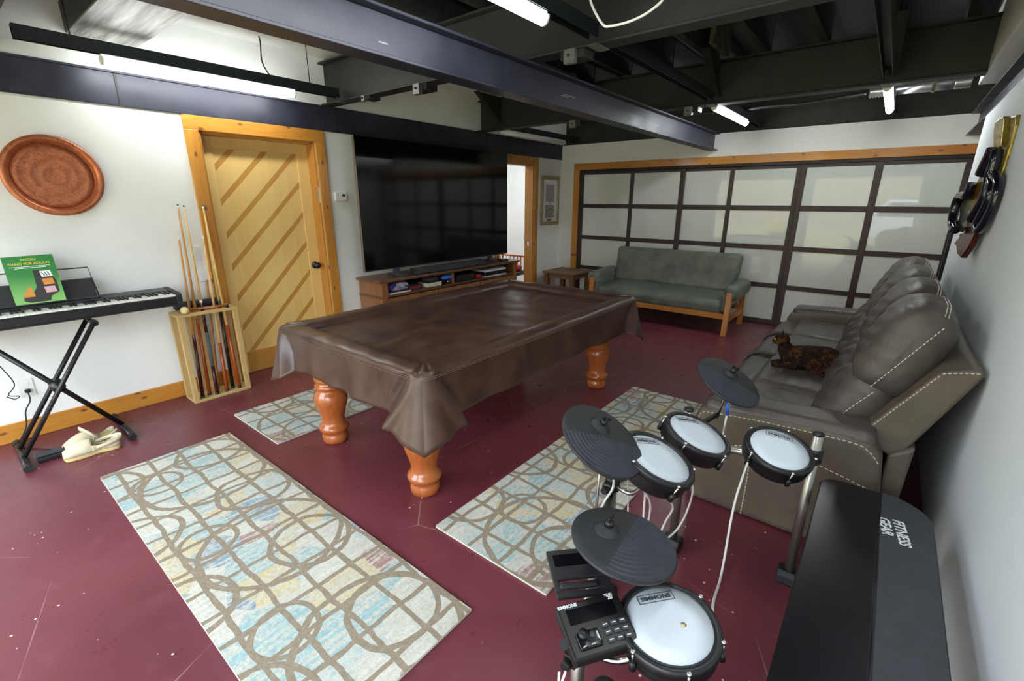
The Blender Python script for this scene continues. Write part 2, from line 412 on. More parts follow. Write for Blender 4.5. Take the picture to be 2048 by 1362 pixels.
kb = MB(); kb.lathe([(.034, 0), (.034, .006), (.014, .012), (.012, .035), (.026, .045), (.031, .058), (.026, .070), (.0, .074)], 20, T(fx1, y1-.055, .925) @ rot('Y', 90))
kb.build('knob', M_black, dr)
box('latch_sticker', M_white, tr1, LX-.0, LX+.0005, D1[1]-.012, D1[1]-.002, 1.52, 1.66)

# ---- sliding milk-glass doors
RZ = [(0, .068), (.482, .537), (.958, 1.016), (1.435, 1.495), (1.925, 1.96)]
def slider(name, yf, stiles, label):
    r = frame(name, ((stiles[0][0]+stiles[-1][1])/2, yf, 0)); tag(r, label)
    for a, b_ in stiles: box('stile', M_bronze, r, a, b_, yf, yf+.03, .005, 1.96, .003)
    for i in range(len(stiles)-1):
        a, b_ = stiles[i][1], stiles[i+1][0]
        for z0, z1 in RZ: box('rail', M_bronze, r, a, b_, yf+.001, yf+.029, max(z0, .005), z1, .003)
        for k in range(4): box('pane', M_pane, r, a+.001, b_-.001, yf+.011, yf+.018, RZ[k][1]+.001, RZ[k+1][0]-.001)
    return r
slider('door_3', DY-.012, [(-3.926, -3.868), (-3.098, -3.040), (-2.372, -2.307)], 'sliding door of milk white glass nearest the framed picture')
slider('door_4', DY+.024, [(-2.40, -2.34), (-1.745, -1.691), (-1.003, -.951)], 'middle sliding door of milk white glass in bronze bars')
slider('door_5', DY-.012, [(-.951, -.896), (-.255, -.188), (.462, .53), (.88, .94)], 'sliding door of milk white glass behind the brown reclining sofa')
struct('trim_4', MB().box(-3.95, EX, DY-.006, DY+.075, 1.962, 1.998), M_track, .003)
struct('trim_5', MB().box(-3.95, -3.927, DY-.004, DY+.07, 0, 1.962), M_bronze, .003)

# ---- steel
def ibeam_y(mb, xc, y0, y1, z0, z1, fw, tw=.012, tf=.014, zc=None):
    mb.box(xc-tw/2, xc+tw/2, y0, y1, z0+tf, z1-tf); mb.box(xc-fw/2, xc+fw/2, y0, y1, z0, z0+tf); mb.box(xc-fw/2, xc+fw/2, y0, y1, z1-tf, z1); return mb
def ibeam_x(mb, yc, x0, x1, z0, z1, fw, tw=.012, tf=.014):
    mb.box(x0, x1, yc-tw/2, yc+tw/2, z0+tf, z1-tf); mb.box(x0, x1, yc-fw/2, yc+fw/2, z0, z0+tf); mb.box(x0, x1, yc-fw/2, yc+fw/2, z1-tf, z1); return mb
wb = thing('wall_beam', (LX, 2.8, 2.158), 'blue-black steel channel running flush along the white wall over the television', 'beam')
mb = MB().box(LX, LX+.010, WY, DY, 2.158, 2.372).box(LX, LX+.028, WY, DY, 2.360, 2.374).box(LX, LX+.016, WY, DY, 2.158, 2.166)
mb.build('channel', M_beam, wb, .002, 1)
for yy in (1.06, 2.69, 4.86): box('weld_seam', M_beam2, wb, LX+.010, LX+.016, yy-.006, yy+.006, 2.166, 2.36)
bb = thing('ceiling_beam', (-1.99, 2.8, 2.165), 'long blue-black steel beam with scuffs spanning over the pool table', 'beam')
ibeam_y(MB(), -1.985, WY, DY, 2.165, 2.372, .125).build('beam', M_beam, bb, .002, 1)
for y0, z0, ln, dz in ((1.50, 2.235, .05, -.02), (3.05, 2.262, .16, -.008), (3.02, 2.25, .1, -.004), (4.12, 2.275, .34, -.004), (4.15, 2.262, .25, -.01), (4.5, 2.25, .3, .0)):
    box('scuff', M_scuff, bb, -1.9788, -1.9784, y0, y0+ln, z0, z0+.006)
rb = thing('side_beam', (.47, 2.8, 2.165), 'blue-black steel beam running along the top of the grey right wall', 'beam')
ibeam_y(MB(), .47, WY, DY-.03, 2.165, 2.372, .138).build('beam', M_beam, rb, .002, 1)
CY = [.40, 2.63, 4.75, 6.76]
CN = ['black steel cross beam nearest the large copper tray', 'black steel cross beam crossing above the pool table', 'black steel cross beam with triangular brackets above the leather settee', 'black steel cross beam above the milk glass doors']
ROWS = [-3.93, -2.67, -1.43, -.20]
for i, (yc, lb) in enumerate(zip(CY, CN)):
    t = thing('cross_beam', (-2, yc, 2.376), lb, 'beam', None)
    x1 = .31 if i < 3 else EX
    ibeam_x(MB(), yc, LX, x1, 2.376, 2.725, .12).build('beam', M_beam2, t, .002, 1)
    if 0 < i < 3:
        for xr in ROWS:
            g = MB(); ya = yc-.062
            g.prism([(ya, 2.72), (ya-.40, 2.72), (ya, 2.44)], 0, xr-.006, xr+.006)
            g.prism([(ya-.40, 2.72), (ya-.43, 2.72), (ya-.02, 2.43), (ya, 2.44)], 0, xr-.03, xr+.03)
            if i == 2: g.build('bracket', M_beam2, t)
# joists and deck boards in the bays
jn = 0
for i in range(3):
    for k in range(13):
        xr = -4.38+.413*k
        if xr > .28 or xr < -3.46: continue
        m = M_beam2
        j = MB().box(xr-.025, xr+.025, CY[i]+.01, CY[i+1]-.01, 2.725, 2.97).build('roof_joist', m)
        tag(j, '%s black roof joist from the copper tray wall, %s' % (['first', 'second', 'third', 'fourth', 'fifth', 'sixth', 'seventh', 'eighth', 'ninth', 'tenth'][k-3], ['in the bay over the plank door', 'in the bay over the television', 'in the bay before the glass doors'][i]), 'joist', 'roof joists between the cross beams')
        jn += 1
st = MB().box(-1.40, -1.36, 4.25, 4.68, 2.74, 2.96).build('stained_board', M_stain); tag(st, 'stained yellow board end between black roof joists', 'board')
# strut channels with light fittings
def strut(x, i, label):
    t = thing('strut_channel', (x, (CY[i]+CY[i+1])/2, 2.40), label, 'channel', 'struts between cross beams')
    y0, y1 = CY[i]+(.065 if i else .17), CY[i+1]-.065
    MB().box(x-.03, x+.03, y0, y1, 2.470, 2.476).box(x-.03, x-.026, y0, y1, 2.405, 2.47).box(x+.026, x+.03, y0, y1, 2.405, 2.47).build('channel', M_chan, t)
    for yy in (y0+.25, y1-.25): MB().tube([(x, yy, 2.476), (x, yy, 2.765 if x < -3.5 else 2.97)], .004, 6).build('hanger_rod', M_beam2, t)
    for yy in ((y0+.003, y1-.003) if i else (y1-.003,)): box('end_clip', M_galv, t, x-.035, x+.035, yy-.062 if yy < (y0+y1)/2 else yy, yy if yy < (y0+y1)/2 else yy+.062, 2.376-.004, 2.376)
    return t
def fitting(x, y0, y1, lit, label):
    t = thing('tube_light', (x, (y0+y1)/2, 2.34), label, 'light', None)
    MB().box(x-.022, x+.022, y0-.01, y1+.01, 2.388, 2.405).build('tray', M_white, t, .002, 1)
    n = 10; pr = [(x+.030*math.cos(PI+PI*k/n), 2.388+.042*math.sin(PI+PI*k/n)) for k in range(n+1)]
    MB().prism(pr, 1, y0, y1, smooth=True).build('diffuser', M_tube if lit else M_tubeoff, t)
    for yy in (y0-.012, y1): MB().prism([(x+.033*math.cos(PI+PI*k/n), 2.390+.045*math.sin(PI+PI*k/n)) for k in range(n+1)], 1, yy, yy+.012).build('end_cap', M_white, t)
    return t
strut(-4.02, 0, 'dark strut channel over the copper tray'); fitting(-4.02, .95, 2.16, True, 'lit tube light above the copper tray and plank door')
strut(-1.48, 0, 'dark strut channel above the pool table end'); fitting(-1.48, .85, 2.08, True, 'lit tube light hanging between the ceiling beam and looped white cable')
strut(-1.48, 2, 'dark strut channel above the grey leather settee'); fitting(-1.48, 4.83, 6.0, True, 'lit tube light behind the bracketed cross beam above the settee')
strut(-.22, 2, 'dark strut channel above the brown sofa'); fitting(-.22, 4.83, 6.02, True, 'lit tube light beside the silver duct')
fitting(-.22, .80, 2.0, True, 'extra tube light added out of view to brighten the drum kit side'); strut(-4.06, 2, 'dark strut channel in the corner over the framed picture'); fitting(-4.06, 4.88, 6.30, False, 'unlit tube light above the far doorway and framed picture')  # first fitting is an unseen lamp added to brighten the right side
for x, i in ((-1.48, 1), (-.22, 0), (-.22, 1)): strut(x, i, ['dark strut channel above the drum kit', 'dark strut channel between the black cross beams over the pool table', 'dark strut channel between the black cross beams over the brown sofa'][0 if i == 0 else (1 if x < -1 else 2)])
# conduit boxes clamped under the cross beams
for x, yc, lb in ((-3.62, 2.63, 'small steel clamp under the cross beam nearest the door'), (-2.95, 2.63, 'steel strut clamp under the cross beam over the plank door'), (-1.62, 2.63, 'steel strut clamp on the cross beam near the looped cable'), (-2.9, 4.75, 'steel strut clamp under the bracketed cross beam above the television'), (-1.66, 4.75, 'steel strut clamp beside the lit tube light above the settee')):
    t = thing('strut_clamp', (x, yc, 2.30), lb, 'clamp', 'clamps under the cross beams')
    big = x not in (-3.62,)
    q = .05 if big else .03
    box('clamp_body', M_galv, t, x-q*.7, x+q*.7, yc-.09, yc-.055, 2.376-q*1.5, 2.376-.001, .003)
    box('clamp_jaw', M_beam2, t, x-q*1.6, x+q*1.6, yc-.055, yc+.055, 2.376-q*.9, 2.376-.001, .003)
    MB().lathe([(.008, 0), (.008, .01)], 10, T(x, yc-.09, 2.376-q*.7) @ rot('X', 90)).build('bolt', M_beam2, t)
# ducts
dt = thing('square_duct', (-3.5, 1.04, 2.55), 'grey streaked rectangular duct box under the roof above the copper tray', 'duct')
box('duct_underside', M_duct, dt, LX+.002, -2.75, .86, 1.225, 2.55, 2.56); box('duct_box', M_beam2, dt, LX+.002, -2.75, .858, 1.227, 2.56, 2.72)
fd = thing('round_duct', (.05, 5.95, 2.48), 'silver round duct with flexible end behind the black cross beam', 'duct')
MB().tube([(-.22, 5.95, 2.545), (.20, 5.95, 2.545)], .052, 20).build('metal_pipe', M_foil, fd)
box('band', MATS['stained_yellow_board'], fd, .05, .075, 5.893, 6.007, 2.49, 2.60)
for a, b_ in ((.20, .31), (-.40, -.22)):
    n = 16; MB().tube([(a+(b_-a)*k/n, 5.95, 2.545) for k in range(n+1)], [.058 if k % 2 else .047 for k in range(n+1)], 18).build('flexible_end', M_foil, fd)
hp = MB().tube(smooth_path([(-.42, 5.9, 2.53), (-.7, 5.85, 2.50), (-1.0, 5.88, 2.49), (-1.3, 5.9, 2.505), (-2.4, 5.9, 2.50)], 8), .018, 10).build('black_conduit', M_cableb); tag(hp, 'thin black conduit sagging between the silver duct and settee lights', 'conduit')
# cables
lp = MB().tube(smooth_path([hit(1176, -30, 1, 2.3), hit(1183, 8, 1, 2.3), hit(1205, 48, 1, 2.3), hit(1222, 52, 1, 2.3), hit(1262, 42, 1, 2.3), hit(1300, 22, 1, 2.3), hit(1330, -8, 1, 2.3), hit(1340, -60, 1, 2.3)], 8), .006, 8).build('white_cable_loop', M_cablew)
tag(lp, 'white cable hanging in a loop in front of the black cross beam', 'cable')
a0 = hit(570, 96, 0, -4.15)
cb = MB().tube(smooth_path([(-4.04, 2.0, 2.476), (-4.1, 1.98, 2.58), (-4.13, 2.0, 2.72), (-4.12, 1.99, 2.765)], 6), .005, 6).build('black_cable_drop', M_cableb); tag(cb, 'thin dark cable dropping to the tube light by the plank door', 'cable')
# ------------------------------------------------------------------ materials of the furniture
M_oak = wood('red_oak_lacquer', srgb(196, 114, 58), srgb(154, 78, 34), 'z', .25, 10, 0, .5, bstr=.08)
M_oakx = wood('settee_oak', srgb(206, 138, 58), srgb(178, 106, 36), 'x', .35, 9, 0, .3)
M_oakz = wood('settee_oak_upright', srgb(206, 138, 58), srgb(178, 106, 36), 'z', .35, 9, 0, .3)
M_cover = mottled('brown_leatherette', srgb(64, 44, 37), srgb(84, 59, 48), 7, .30, 0, .10, 160, 6, .5, r2=.42)
nt, b = parts(M_cover); v = coords(nt); sp = noise(nt, v, 22, 6, .7)
c0 = b.inputs['Base Color'].links[0].from_socket
nt.links.new(mix(nt, ramp(nt, sp, [(.60, (0, 0, 0)), (.78, (.55, .55, .55))]), c0, srgb(104, 60, 42)), b.inputs['Base Color'])
M_thread = mat('brown_thread', srgb(110, 88, 72), .7)
M_cream = mat('cream_thread', srgb(206, 198, 180), .7)
M_leather = mottled('taupe_grey_leather', srgb(68, 61, 58), srgb(84, 76, 71), 5, .34, 0, .10, 130, 5, .5, r2=.5)
M_lsuede = mottled('taupe_side_leather', srgb(82, 73, 62), srgb(96, 86, 72), 6, .52, 0, .10, 150, 5)
def creased(m, sc=(3, 26, 3), st=.35):
    nt, b = parts(m); v = coords(nt, sc); n1 = noise(nt, v, 1.6, 4, .55, 1.2); v2 = coords(nt); n2 = noise(nt, v2, 140, 3)
    bump(nt, b, mth(nt, 'ADD', n1, mth(nt, 'MULTIPLY', n2, .06)), st, .012)
creased(M_leather, (7, 3, 7), .6)
M_green = mottled('worn_green_grey_leather', srgb(80, 86, 78), srgb(112, 117, 104), 5, .36, 0, .15, 110, 6, .5, r2=.52)
creased(M_green, (6, 1.5, 1.0), .5)
M_tvst = wood('brown_cherry_wood', srgb(118, 82, 58), srgb(90, 58, 40), 'y', .42, 9, 0, .1)
M_tvsz = wood('brown_cherry_wood_end', srgb(156, 106, 66), srgb(124, 80, 48), 'z', .45, 12, 0, .1)
M_dark = mat('dark_shelf_interior', srgb(34, 26, 22), .7)
M_screen = mat('black_glass_screen', srgb(5, 5, 7), .09, spec=.5)
M_grey = mat('dark_grey_fabric', srgb(56, 58, 64), .8)
M_rustic = wood('weathered_brown_planks', srgb(128, 102, 76), srgb(92, 68, 46), 'x', .6, 8, 0)
M_rusticz = wood('weathered_brown_leg', srgb(120, 86, 52), srgb(88, 58, 34), 'z', .6, 8, 0)

# ---- pool table
TX, TY = -2.215, 2.415; HX, HY = .695, 1.16; RAILZ = .795
pt = thing('pool_table', (TX, TY, 0), 'pool table on turned red oak legs under a brown cover', 'pool table')
leg_prof = [(.070, 0), (.079, .006), (.082, .03), (.080, .055), (.074, .062), (.080, .075), (.092, .088), (.096, .102), (.092, .118), (.078, .128), (.072, .15), (.073, .175), (.082, .215), (.097, .26), (.106, .30), (.105, .325), (.094, .352), (.080, .368), (.078, .376), (.090, .384), (.094, .398), (.090, .412), (.078, .420), (.080, .428), (.090, .436), (.092, .452), (.088, .466), (.086, .475), (.092, .53), (.092, .56)]
leg0 = None
for sx in (-1, 1):
    for sy in (-1, 1):
        lx, ly = TX+sx*.452, TY+sy*.975
        if leg0 is None:
            leg0 = MB().lathe(leg_prof, 32, T(lx, ly, 0)).build('leg', M_oak, pt)
        else:
            c_ = leg0.copy(); COL.objects.link(c_); c_.parent = None; c_.location = (lx, ly, 0); setp(c_, pt)
MB().box(TX-.60, TX+.60, TY-1.07, TY+1.07, .56, .70).build('cabinet', M_oak, pt, .012)
MB().box(TX-.66, TX+.66, TY-1.13, TY+1.13, .70, .742).build('slate_bed', M_dark, pt, .006)
for (a, b_, c_, d_) in ((-.66, -.585, -1.13, 1.13), (.585, .66, -1.13, 1.13), (-.585, .585, -1.13, -1.055), (-.585, .585, 1.055, 1.13)):
    box('rail', M_oak, pt, TX+a, TX+b_, TY+c_, TY+d_, .742, .778, .01)
# cover
def rrect(hx, hy, r, s):           # perimeter point at parameter s in 0..1, starts mid right side, counter-clockwise
    per = [(hx, -hy+r, hx, hy-r), (hx-r, hy, -hx+r, hy), (-hx, hy-r, -hx, -hy+r), (-hx+r, -hy, hx-r, -hy)]
    cs = [(hx-r, hy-r, 0), (-hx+r, hy-r, PI/2), (-hx+r, -hy+r, PI), (hx-r, -hy+r, 1.5*PI)]
    k = int(s*4) % 4; t = s*4-int(s*4)
    if t < .7:
        u = t/.7; u = .5-.5*math.cos(PI*u)*1.0 if False else u
        a = per[k]; return a[0]+(a[2]-a[0])*u, a[1]+(a[3]-a[1])*u
    u = (t-.7)/.3; c = cs[k]; an = c[2]+u*PI/2
    return c[0]+r*math.cos(an), c[1]+r*math.sin(an)
NP = 720
rnd = random.Random(3)
def wob(s, f, p): return math.sin(2*PI*(s*f+p))
def corner(s):                      # 1 at a corner, 0 along the sides, plus signed arc distance
    t = s*4-int(s*4); d = (t-.85)
    if d < -.5: d += 1
    return d
rows = []
def ring(hx, hy, r, z, zf=None, of=None):
    R = []
    for i in range(NP):
        s = i/NP; x, y = rrect(hx, hy, r, s); n = Vector((x/hx**3*abs(x)**1 if False else 0, 0, 0))
        R.append([x, y, z, s])
    rows.append(R)
for k, (ins, z) in enumerate(((.60, .752), (.53, .752), (.46, .752), (.38, .752), (.30, .751), (.22, .750), (.168, .750), (.154, .754), (.144, .768), (.134, .784), (.118, .794), (.08, .798), (.035, .797), (.012, .792), (.0, .782))):
    hx, hy = HX-ins, HY-ins
    R = []
    for i in range(NP):
        s = i/NP; r_ = max(.014, .08-.45*ins)
        x, y = rrect(hx, hy, r_, s)
        zz = z
        if ins > .1: zz += .0022*math.sin(x*31+y*9)+.002*math.sin(y*23-x*7)+.0012*math.sin(x*60+3*math.sin(y*9))
        else: zz += .0025*wob(s, 31, .3) + .002*wob(s, 17, .7)
        cd = corner(s)
        g = math.exp(-(cd/.11)**2)
        if .02 < ins < .13: zz -= .006*g
        R.append((x, y, zz))
    rows.append(R)
SK = 14
def sstep(x): x = max(0, min(1, x)); return x*x*(3-2*x)
def cdist(s):                       # metres along the edge from the nearest corner
    cd = corner(s)
    if abs(cd) <= .15: return cd/.15*.063
    t = s*4-int(s*4); side = int(s*4) % 4
    ln = 2*(HY if side in (0, 2) else HX)-.16
    return .063+min(t, .7-t)/.7*ln if t < .7 else .063
for j in range(1, SK+1):
    q = j/SK; R = []
    for i in range(NP):
        s = i/NP; x, y = rrect(HX, HY, .08, s); d = abs(cdist(s))
        ex, ey = rrect(HX+.1, HY+.1, .18, s); o = Vector((ex-x, ey-y)); o.normalize()
        dr_ = .035+.155*q
        Bq = sstep((dr_+.035-d)/.05)
        crease = math.exp(-((d-dr_-.055)/.022)**2)
        along = 1-Bq
        out = .012*q + along*(.008*q*wob(s, 22, .2)+.006*q*q*wob(s, 37, .5))
        out += Bq*(.062*q**1.15) + .018*q*math.exp(-(d/.085)**2) - .020*crease*math.sin(PI*min(1, .15+q*.85))
        ridge = math.exp(-((d-dr_+.02)/.022)**2); out += .024*ridge*q
        drop = .235 + along*.008*wob(s, 7, .15) + Bq*(.03+.060*max(0, 1-d/.19)+.042*math.exp(-d/.035))
        R.append((x+o.x*out, y+o.y*out, .782-drop*q))
    rows.append(R)
mb = MB(); V = []; FS = []
for R in rows: V += [(TX+p[0], TY+p[1], p[2]) for p in R]
for j in range(len(rows)-1):
    for i in range(NP): FS.append((j*NP+i, j*NP+(i+1) % NP, (j+1)*NP+(i+1) % NP, (j+1)*NP+i))
mb.add(V, FS, True)
m_ = int(NP/4*.7); hf_ = NP//2
for k in range(m_): mb.f.append((k, k+1, hf_+m_-k-1, hf_+m_-k)); mb.sm.append(True)
mb.f.append(tuple(range(m_, hf_+1))); mb.f.append(tuple(range(hf_+m_, NP))+(0,)); mb.sm += [True, True]
cv = thing('pool_table_cover', (TX, TY, .45), 'brown leatherette cover draped over the pool table with folded corners', 'table cover')
mb.build('sheet', M_cover, cv, solid=.003)
for dz, dout in ((.772, .004), (.764, .006)):
    pts = []
    for i in range(0, NP+1, 2):
        s = (i % NP)/NP; x, y = rrect(HX+dout, HY+dout, .084, s); pts.append((TX+x, TY+y, dz))
    MB().tube(pts, .0018, 5, False).build('stitched_seam', M_thread, cv)

# ---- rugs
M_rug = mat('rug_pile', (.5, .5, .45), .95, spec=.1); nt, b = parts(M_rug)
tc = node(nt, 'ShaderNodeTexCoord'); v = tc.outputs['Object']
dn = node(nt, 'ShaderNodeTexNoise', {'Vector': v, 'Scale': 5.0, 'Detail': 3.0, 'Roughness': .5})
off = node(nt, 'ShaderNodeVectorMath', {0: dn.outputs['Color'], 1: (.5, .5, .5)}, operation='SUBTRACT')
offs = node(nt, 'ShaderNodeVectorMath', {0: off.outputs[0], 'Scale': .05}, operation='SCALE')
vv = node(nt, 'ShaderNodeVectorMath', {0: v, 1: offs.outputs[0]}, operation='ADD').outputs[0]
sp = node(nt, 'ShaderNodeSeparateXYZ', {0: vv}); U, W_ = sp.outputs[0], sp.outputs[1]
def stripe(c, pitch, ph, half):      # 1 on a line
    f = mth(nt, 'ABSOLUTE', mth(nt, 'SUBTRACT', mth(nt, 'FRACT', mth(nt, 'ADD', mth(nt, 'DIVIDE', c, pitch), ph)), .5))
    return mth(nt, 'LESS_THAN', f, half/pitch)
def ringm(px, py, ox, oy, r, half):
    fx = mth(nt, 'MULTIPLY', mth(nt, 'SUBTRACT', mth(nt, 'FRACT', mth(nt, 'ADD', mth(nt, 'DIVIDE', U, px), ox)), .5), px)
    fy = mth(nt, 'MULTIPLY', mth(nt, 'SUBTRACT', mth(nt, 'FRACT', mth(nt, 'ADD', mth(nt, 'DIVIDE', W_, py), oy)), .5), py)
    d = mth(nt, 'SQRT', mth(nt, 'ADD', mth(nt, 'MULTIPLY', fx, fx), mth(nt, 'MULTIPLY', fy, fy)))
    return mth(nt, 'LESS_THAN', mth(nt, 'ABSOLUTE', mth(nt, 'SUBTRACT', d, r)), half)
L_ = mth(nt, 'MAXIMUM', stripe(U, .168, .12, .0105), stripe(W_, .150, .3, .0105))
L_ = mth(nt, 'MAXIMUM', L_, ringm(.62, .52, .05, .2, .175, .0125)); L_ = mth(nt, 'MAXIMUM', L_, ringm(.74, .61, .6, .75, .115, .0115))
L_ = mth(nt, 'MAXIMUM', L_, ringm(.83, .9, .33, .45, .30, .013))
cell = node(nt, 'ShaderNodeTexVoronoi', {'Vector': vv, 'Scale': 5.2, 'Randomness': .75})
sc_ = node(nt, 'ShaderNodeSeparateColor', {'Color': cell.outputs['Color']})
ivory = srgb(196, 194, 182)
hue = ramp(nt, sc_.outputs[0], [(0, srgb(142, 184, 190)), (.22, srgb(112, 148, 172)), (.30, srgb(204, 186, 136)), (.42, srgb(156, 104, 102)), (.50, srgb(176, 196, 196)), (.66, srgb(210, 208, 196))], 'CONSTANT')
fib = noise(nt, coords(nt, (1, 1, 1)), 46, 5, .75)
strn = node(nt, 'ShaderNodeTexNoise', {'Vector': coords(nt, (28, 2.2, 1)), 'Scale': 2.4, 'Detail': 3.0}).outputs[0]
cov = mth(nt, 'ADD', mth(nt, 'MULTIPLY', strn, .75), mth(nt, 'MULTIPLY', fib, .35))
hm = ramp(nt, cov, [(.48, (0, 0, 0)), (.62, (.82, .82, .82))])
c = mix(nt, hm, ivory, hue)
c = mix(nt, mth(nt, 'MULTIPLY', L_, ramp(nt, fib, [(.25, (.75,)*3), (.5, (1,)*3)])), c, srgb(146, 133, 114))
c = mix(nt, ramp(nt, fib, [(.45, (0, 0, 0)), (.9, (.6, .6, .6))]), c, srgb(112, 104, 92))
nt.links.new(c, b.inputs['Base Color']); bump(nt, b, mth(nt, 'ADD', fib, mth(nt, 'MULTIPLY', L_, -.6)), .6, .006)
M_rugedge = mat('rug_binding', srgb(198, 194, 180), .9)
def rug(cx, cy, lx, ly, rz, label, flip=0):
    t = thing('runner_rug', (cx, cy, 0), label, 'rug', 'runner rugs around the pool table', math.radians(rz))
    MM = T(cx, cy, 0) @ rot('Z', rz)
    rr = random.Random(int(cx*100)); L2, W2 = lx/2, ly/2
    n = 30
    def top(u, v):
        x = (u-.5)*lx; y = (v-.5)*ly; return MM @ Vector((x, y, .0135+.0012*math.sin(x*7+cx)+.001*math.sin(y*11)))
    m2 = MB().box(-L2, L2, -W2, W2, .001, .0095, MM)
    ob = MB().grid(top, 40, 14).build('pile', M_rug, None)
    # keep the pattern square to the rug
    ob.data.transform(Matrix.Rotation(-math.radians(rz), 4, 'Z')); ob.rotation_euler = (0, 0, math.radians(rz + flip)); 
    if flip: ob.data.transform(Matrix.Rotation(-math.radians(flip), 4, 'Z'))
    setp(ob, t); m2.build('backing', M_rugedge, t, .002)
    return t
rug(-2.155, .675, 2.286, .69, 0, 'patterned runner rug lying across in front of the pool table')
rug(-1.155, 2.405, .66, 2.286, 0, 'patterned runner rug running under the drum kit beside the brown sofa')
rug(-3.235, 2.30, .68, 2.286, 0, 'patterned runner rug running beside the plank door, partly under the pool table')

# ---- television stand, television
ts = thing('tv_stand', (-4.07, 3.83, 0), 'long low brown wooden television stand with an open shelf', 'tv stand')
sx0, sx1, sy0, sy1 = -4.285, -3.895, 2.775, 4.985
ZT = .772
box('top_board', M_tvst, ts, sx0, sx1+.025, sy0-.035, sy1+.035, ZT-.028, ZT, .004)
box('side_panel', M_tvsz, ts, sx0, sx1, sy0, sy0+.035, 0, ZT-.028, .003); box('side_panel', M_tvsz, ts, sx0, sx1, sy1-.035, sy1, 0, ZT-.028, .003)
box('side_ledge', M_tvst, ts, sx0, sx1+.008, sy0-.01, sy0, .582, .604, .003)
box('shelf', M_tvst, ts, sx0, sx1-.002, sy0+.035, sy1-.035, .585, .610, .002)
box('divider', M_tvsz, ts, sx0, sx1-.02, 3.78, 3.81, .61, ZT-.028, .002)
box('back_panel', M_dark, ts, sx0, sx0+.01, sy0+.035, sy1-.035, .05, ZT-.028)
box('face_stile', M_tvsz, ts, sx1-.02, sx1+.002, sy0+.035, sy0+.075, .0, ZT-.028, .002); box('face_stile', M_tvsz, ts, sx1-.02, sx1+.002, sy1-.075, sy1-.035, 0, ZT-.028, .002)
for i in range(3):
    a = sy0+.08+i*.695; d = box('door', M_tvsz, ts, sx1-.018, sx1, a, a+.68, .06, .575, .004)
    MB().ball((sx1+.012, a+.05, .35), .013).build('knob', M_black, d)
tv = thing('television', (-4.05, 3.83, ZT), 'huge black flat television standing before the white wall', 'television')
vy0, vy1, vz0, vz1, vx = 2.705, 4.962, .850, 2.125, -4.045
box('bezel', M_black, tv, vx-.03, vx, vy0, vy1, vz0, vz1, .004)
box('screen', M_screen, tv, vx, vx+.0015, vy0+.006, vy1-.006, vz0+.014, vz1-.006)
box('back_housing', M_blackm, tv, vx-.075, vx-.03, vy0+.2, vy1-.2, vz0+.05, vz0+.85, .02)
for yy in (3.10, 4.62):
    f_ = MB().prism([(-4.20, ZT), (-3.925, ZT), (-3.93, ZT+.014), (-4.03, ZT+.03), (-4.05, ZT+.10), (-4.075, ZT+.10), (-4.09, ZT+.03), (-4.20, ZT+.012)], 1, yy-.028, yy+.028)
    f_.build('foot', M_grey, tv, .004)
box('silver_edge', M_alu, tv, vx-.032, vx-.001, vy0-.003, vy0, vz0, vz1)
sb = thing('soundbar', (-3.955, 3.78, ZT), 'dark grey soundbar lying on the television stand', 'soundbar')
MB().box(-3.99, -3.90, 3.225, 4.335, ZT+.003, ZT+.066).build('grille', M_grey, sb, .012, 3); box('end_cap', M_blackm, sb, -3.992, -3.898, 3.222, 3.245, ZT+.001, ZT+.068, .008); box('end_cap', M_blackm, sb, -3.992, -3.898, 4.315, 4.338, ZT+.001, ZT+.068, .008)
rm = thing('streaming_box', (-3.97, 4.80, ZT), 'flat black box beside the soundbar on the television stand', 'box')
MB().box(-4.01, -3.91, 4.70, 4.82, ZT, ZT+.03).build('case', M_black, rm, .005); box('front_strip', M_grey, rm, -3.91, -3.9085, 4.71, 4.81, ZT+.006, ZT+.02)
M_paper = mottled('paper_block', srgb(220, 212, 190), srgb(200, 190, 160), 30, .8)
M_blue = mat('bright_blue_plastic', srgb(30, 110, 215), .35)
M_red = mat('red_plastic', srgb(160, 24, 40), .4)
M_ps = mat('white_console_shell', srgb(205, 212, 222), .35)
M_bag = mat('clear_bag', srgb(170, 165, 185), .15, coat=.6)
M_purple = mat('purple_card', srgb(60, 44, 120), .5)
zs = .610
def shelf_thing(name, label, cat, y): return thing(name, (-4.0, y, zs), label, cat)
t = shelf_thing('magazine', 'white paged magazine lying on the open shelf', 'magazine', 3.0)
box('pages', M_paper, t, -4.10, -3.90, 2.88, 3.15, zs, zs+.018, .002); box('cover', M_purple, t, -4.102, -3.899, 2.879, 3.152, zs+.018, zs+.020)
t = shelf_thing('plastic_bag', 'crumpled clear plastic bag with purple packs on the shelf', 'bag', 3.03)
rr = random.Random(5)
MB().pillow(.07, .11, .035, .03, (0, 0, .01), T(-4.0, 3.04, zs+.06), 8, lambda P, q: P+Vector((rr.uniform(-.008, .008), rr.uniform(-.008, .008), rr.uniform(-.008, .008)))).build('bag', M_bag, t)
MB().pillow(.03, .045, .02, .015, (0, 0, 0), T(-3.955, 2.945, zs+.075) @ rot('X', 20)).build('pack', M_purple, t)
t = shelf_thing('game_case', 'dark game cases stacked under the clear bag', 'case', 3.2)
box('case', M_blackm, t, -4.15, -3.96, 3.17, 3.36, zs, zs+.05, .004); box('spine_label', M_red, t, -3.96, -3.959, 3.19, 3.34, zs+.01, zs+.03)
t = shelf_thing('book_block', 'thick paperback with cream page edges on the open shelf', 'book', 3.47)
box('pages', M_paper, t, -4.06, -3.905, 3.385, 3.60, zs+.004, zs+.05, .003); box('cover', M_grey, t, -4.063, -3.902, 3.382, 3.603, zs+.05, zs+.056, .001); box('cover', M_grey, t, -4.063, -3.902, 3.382, 3.603, zs, zs+.004, .001)
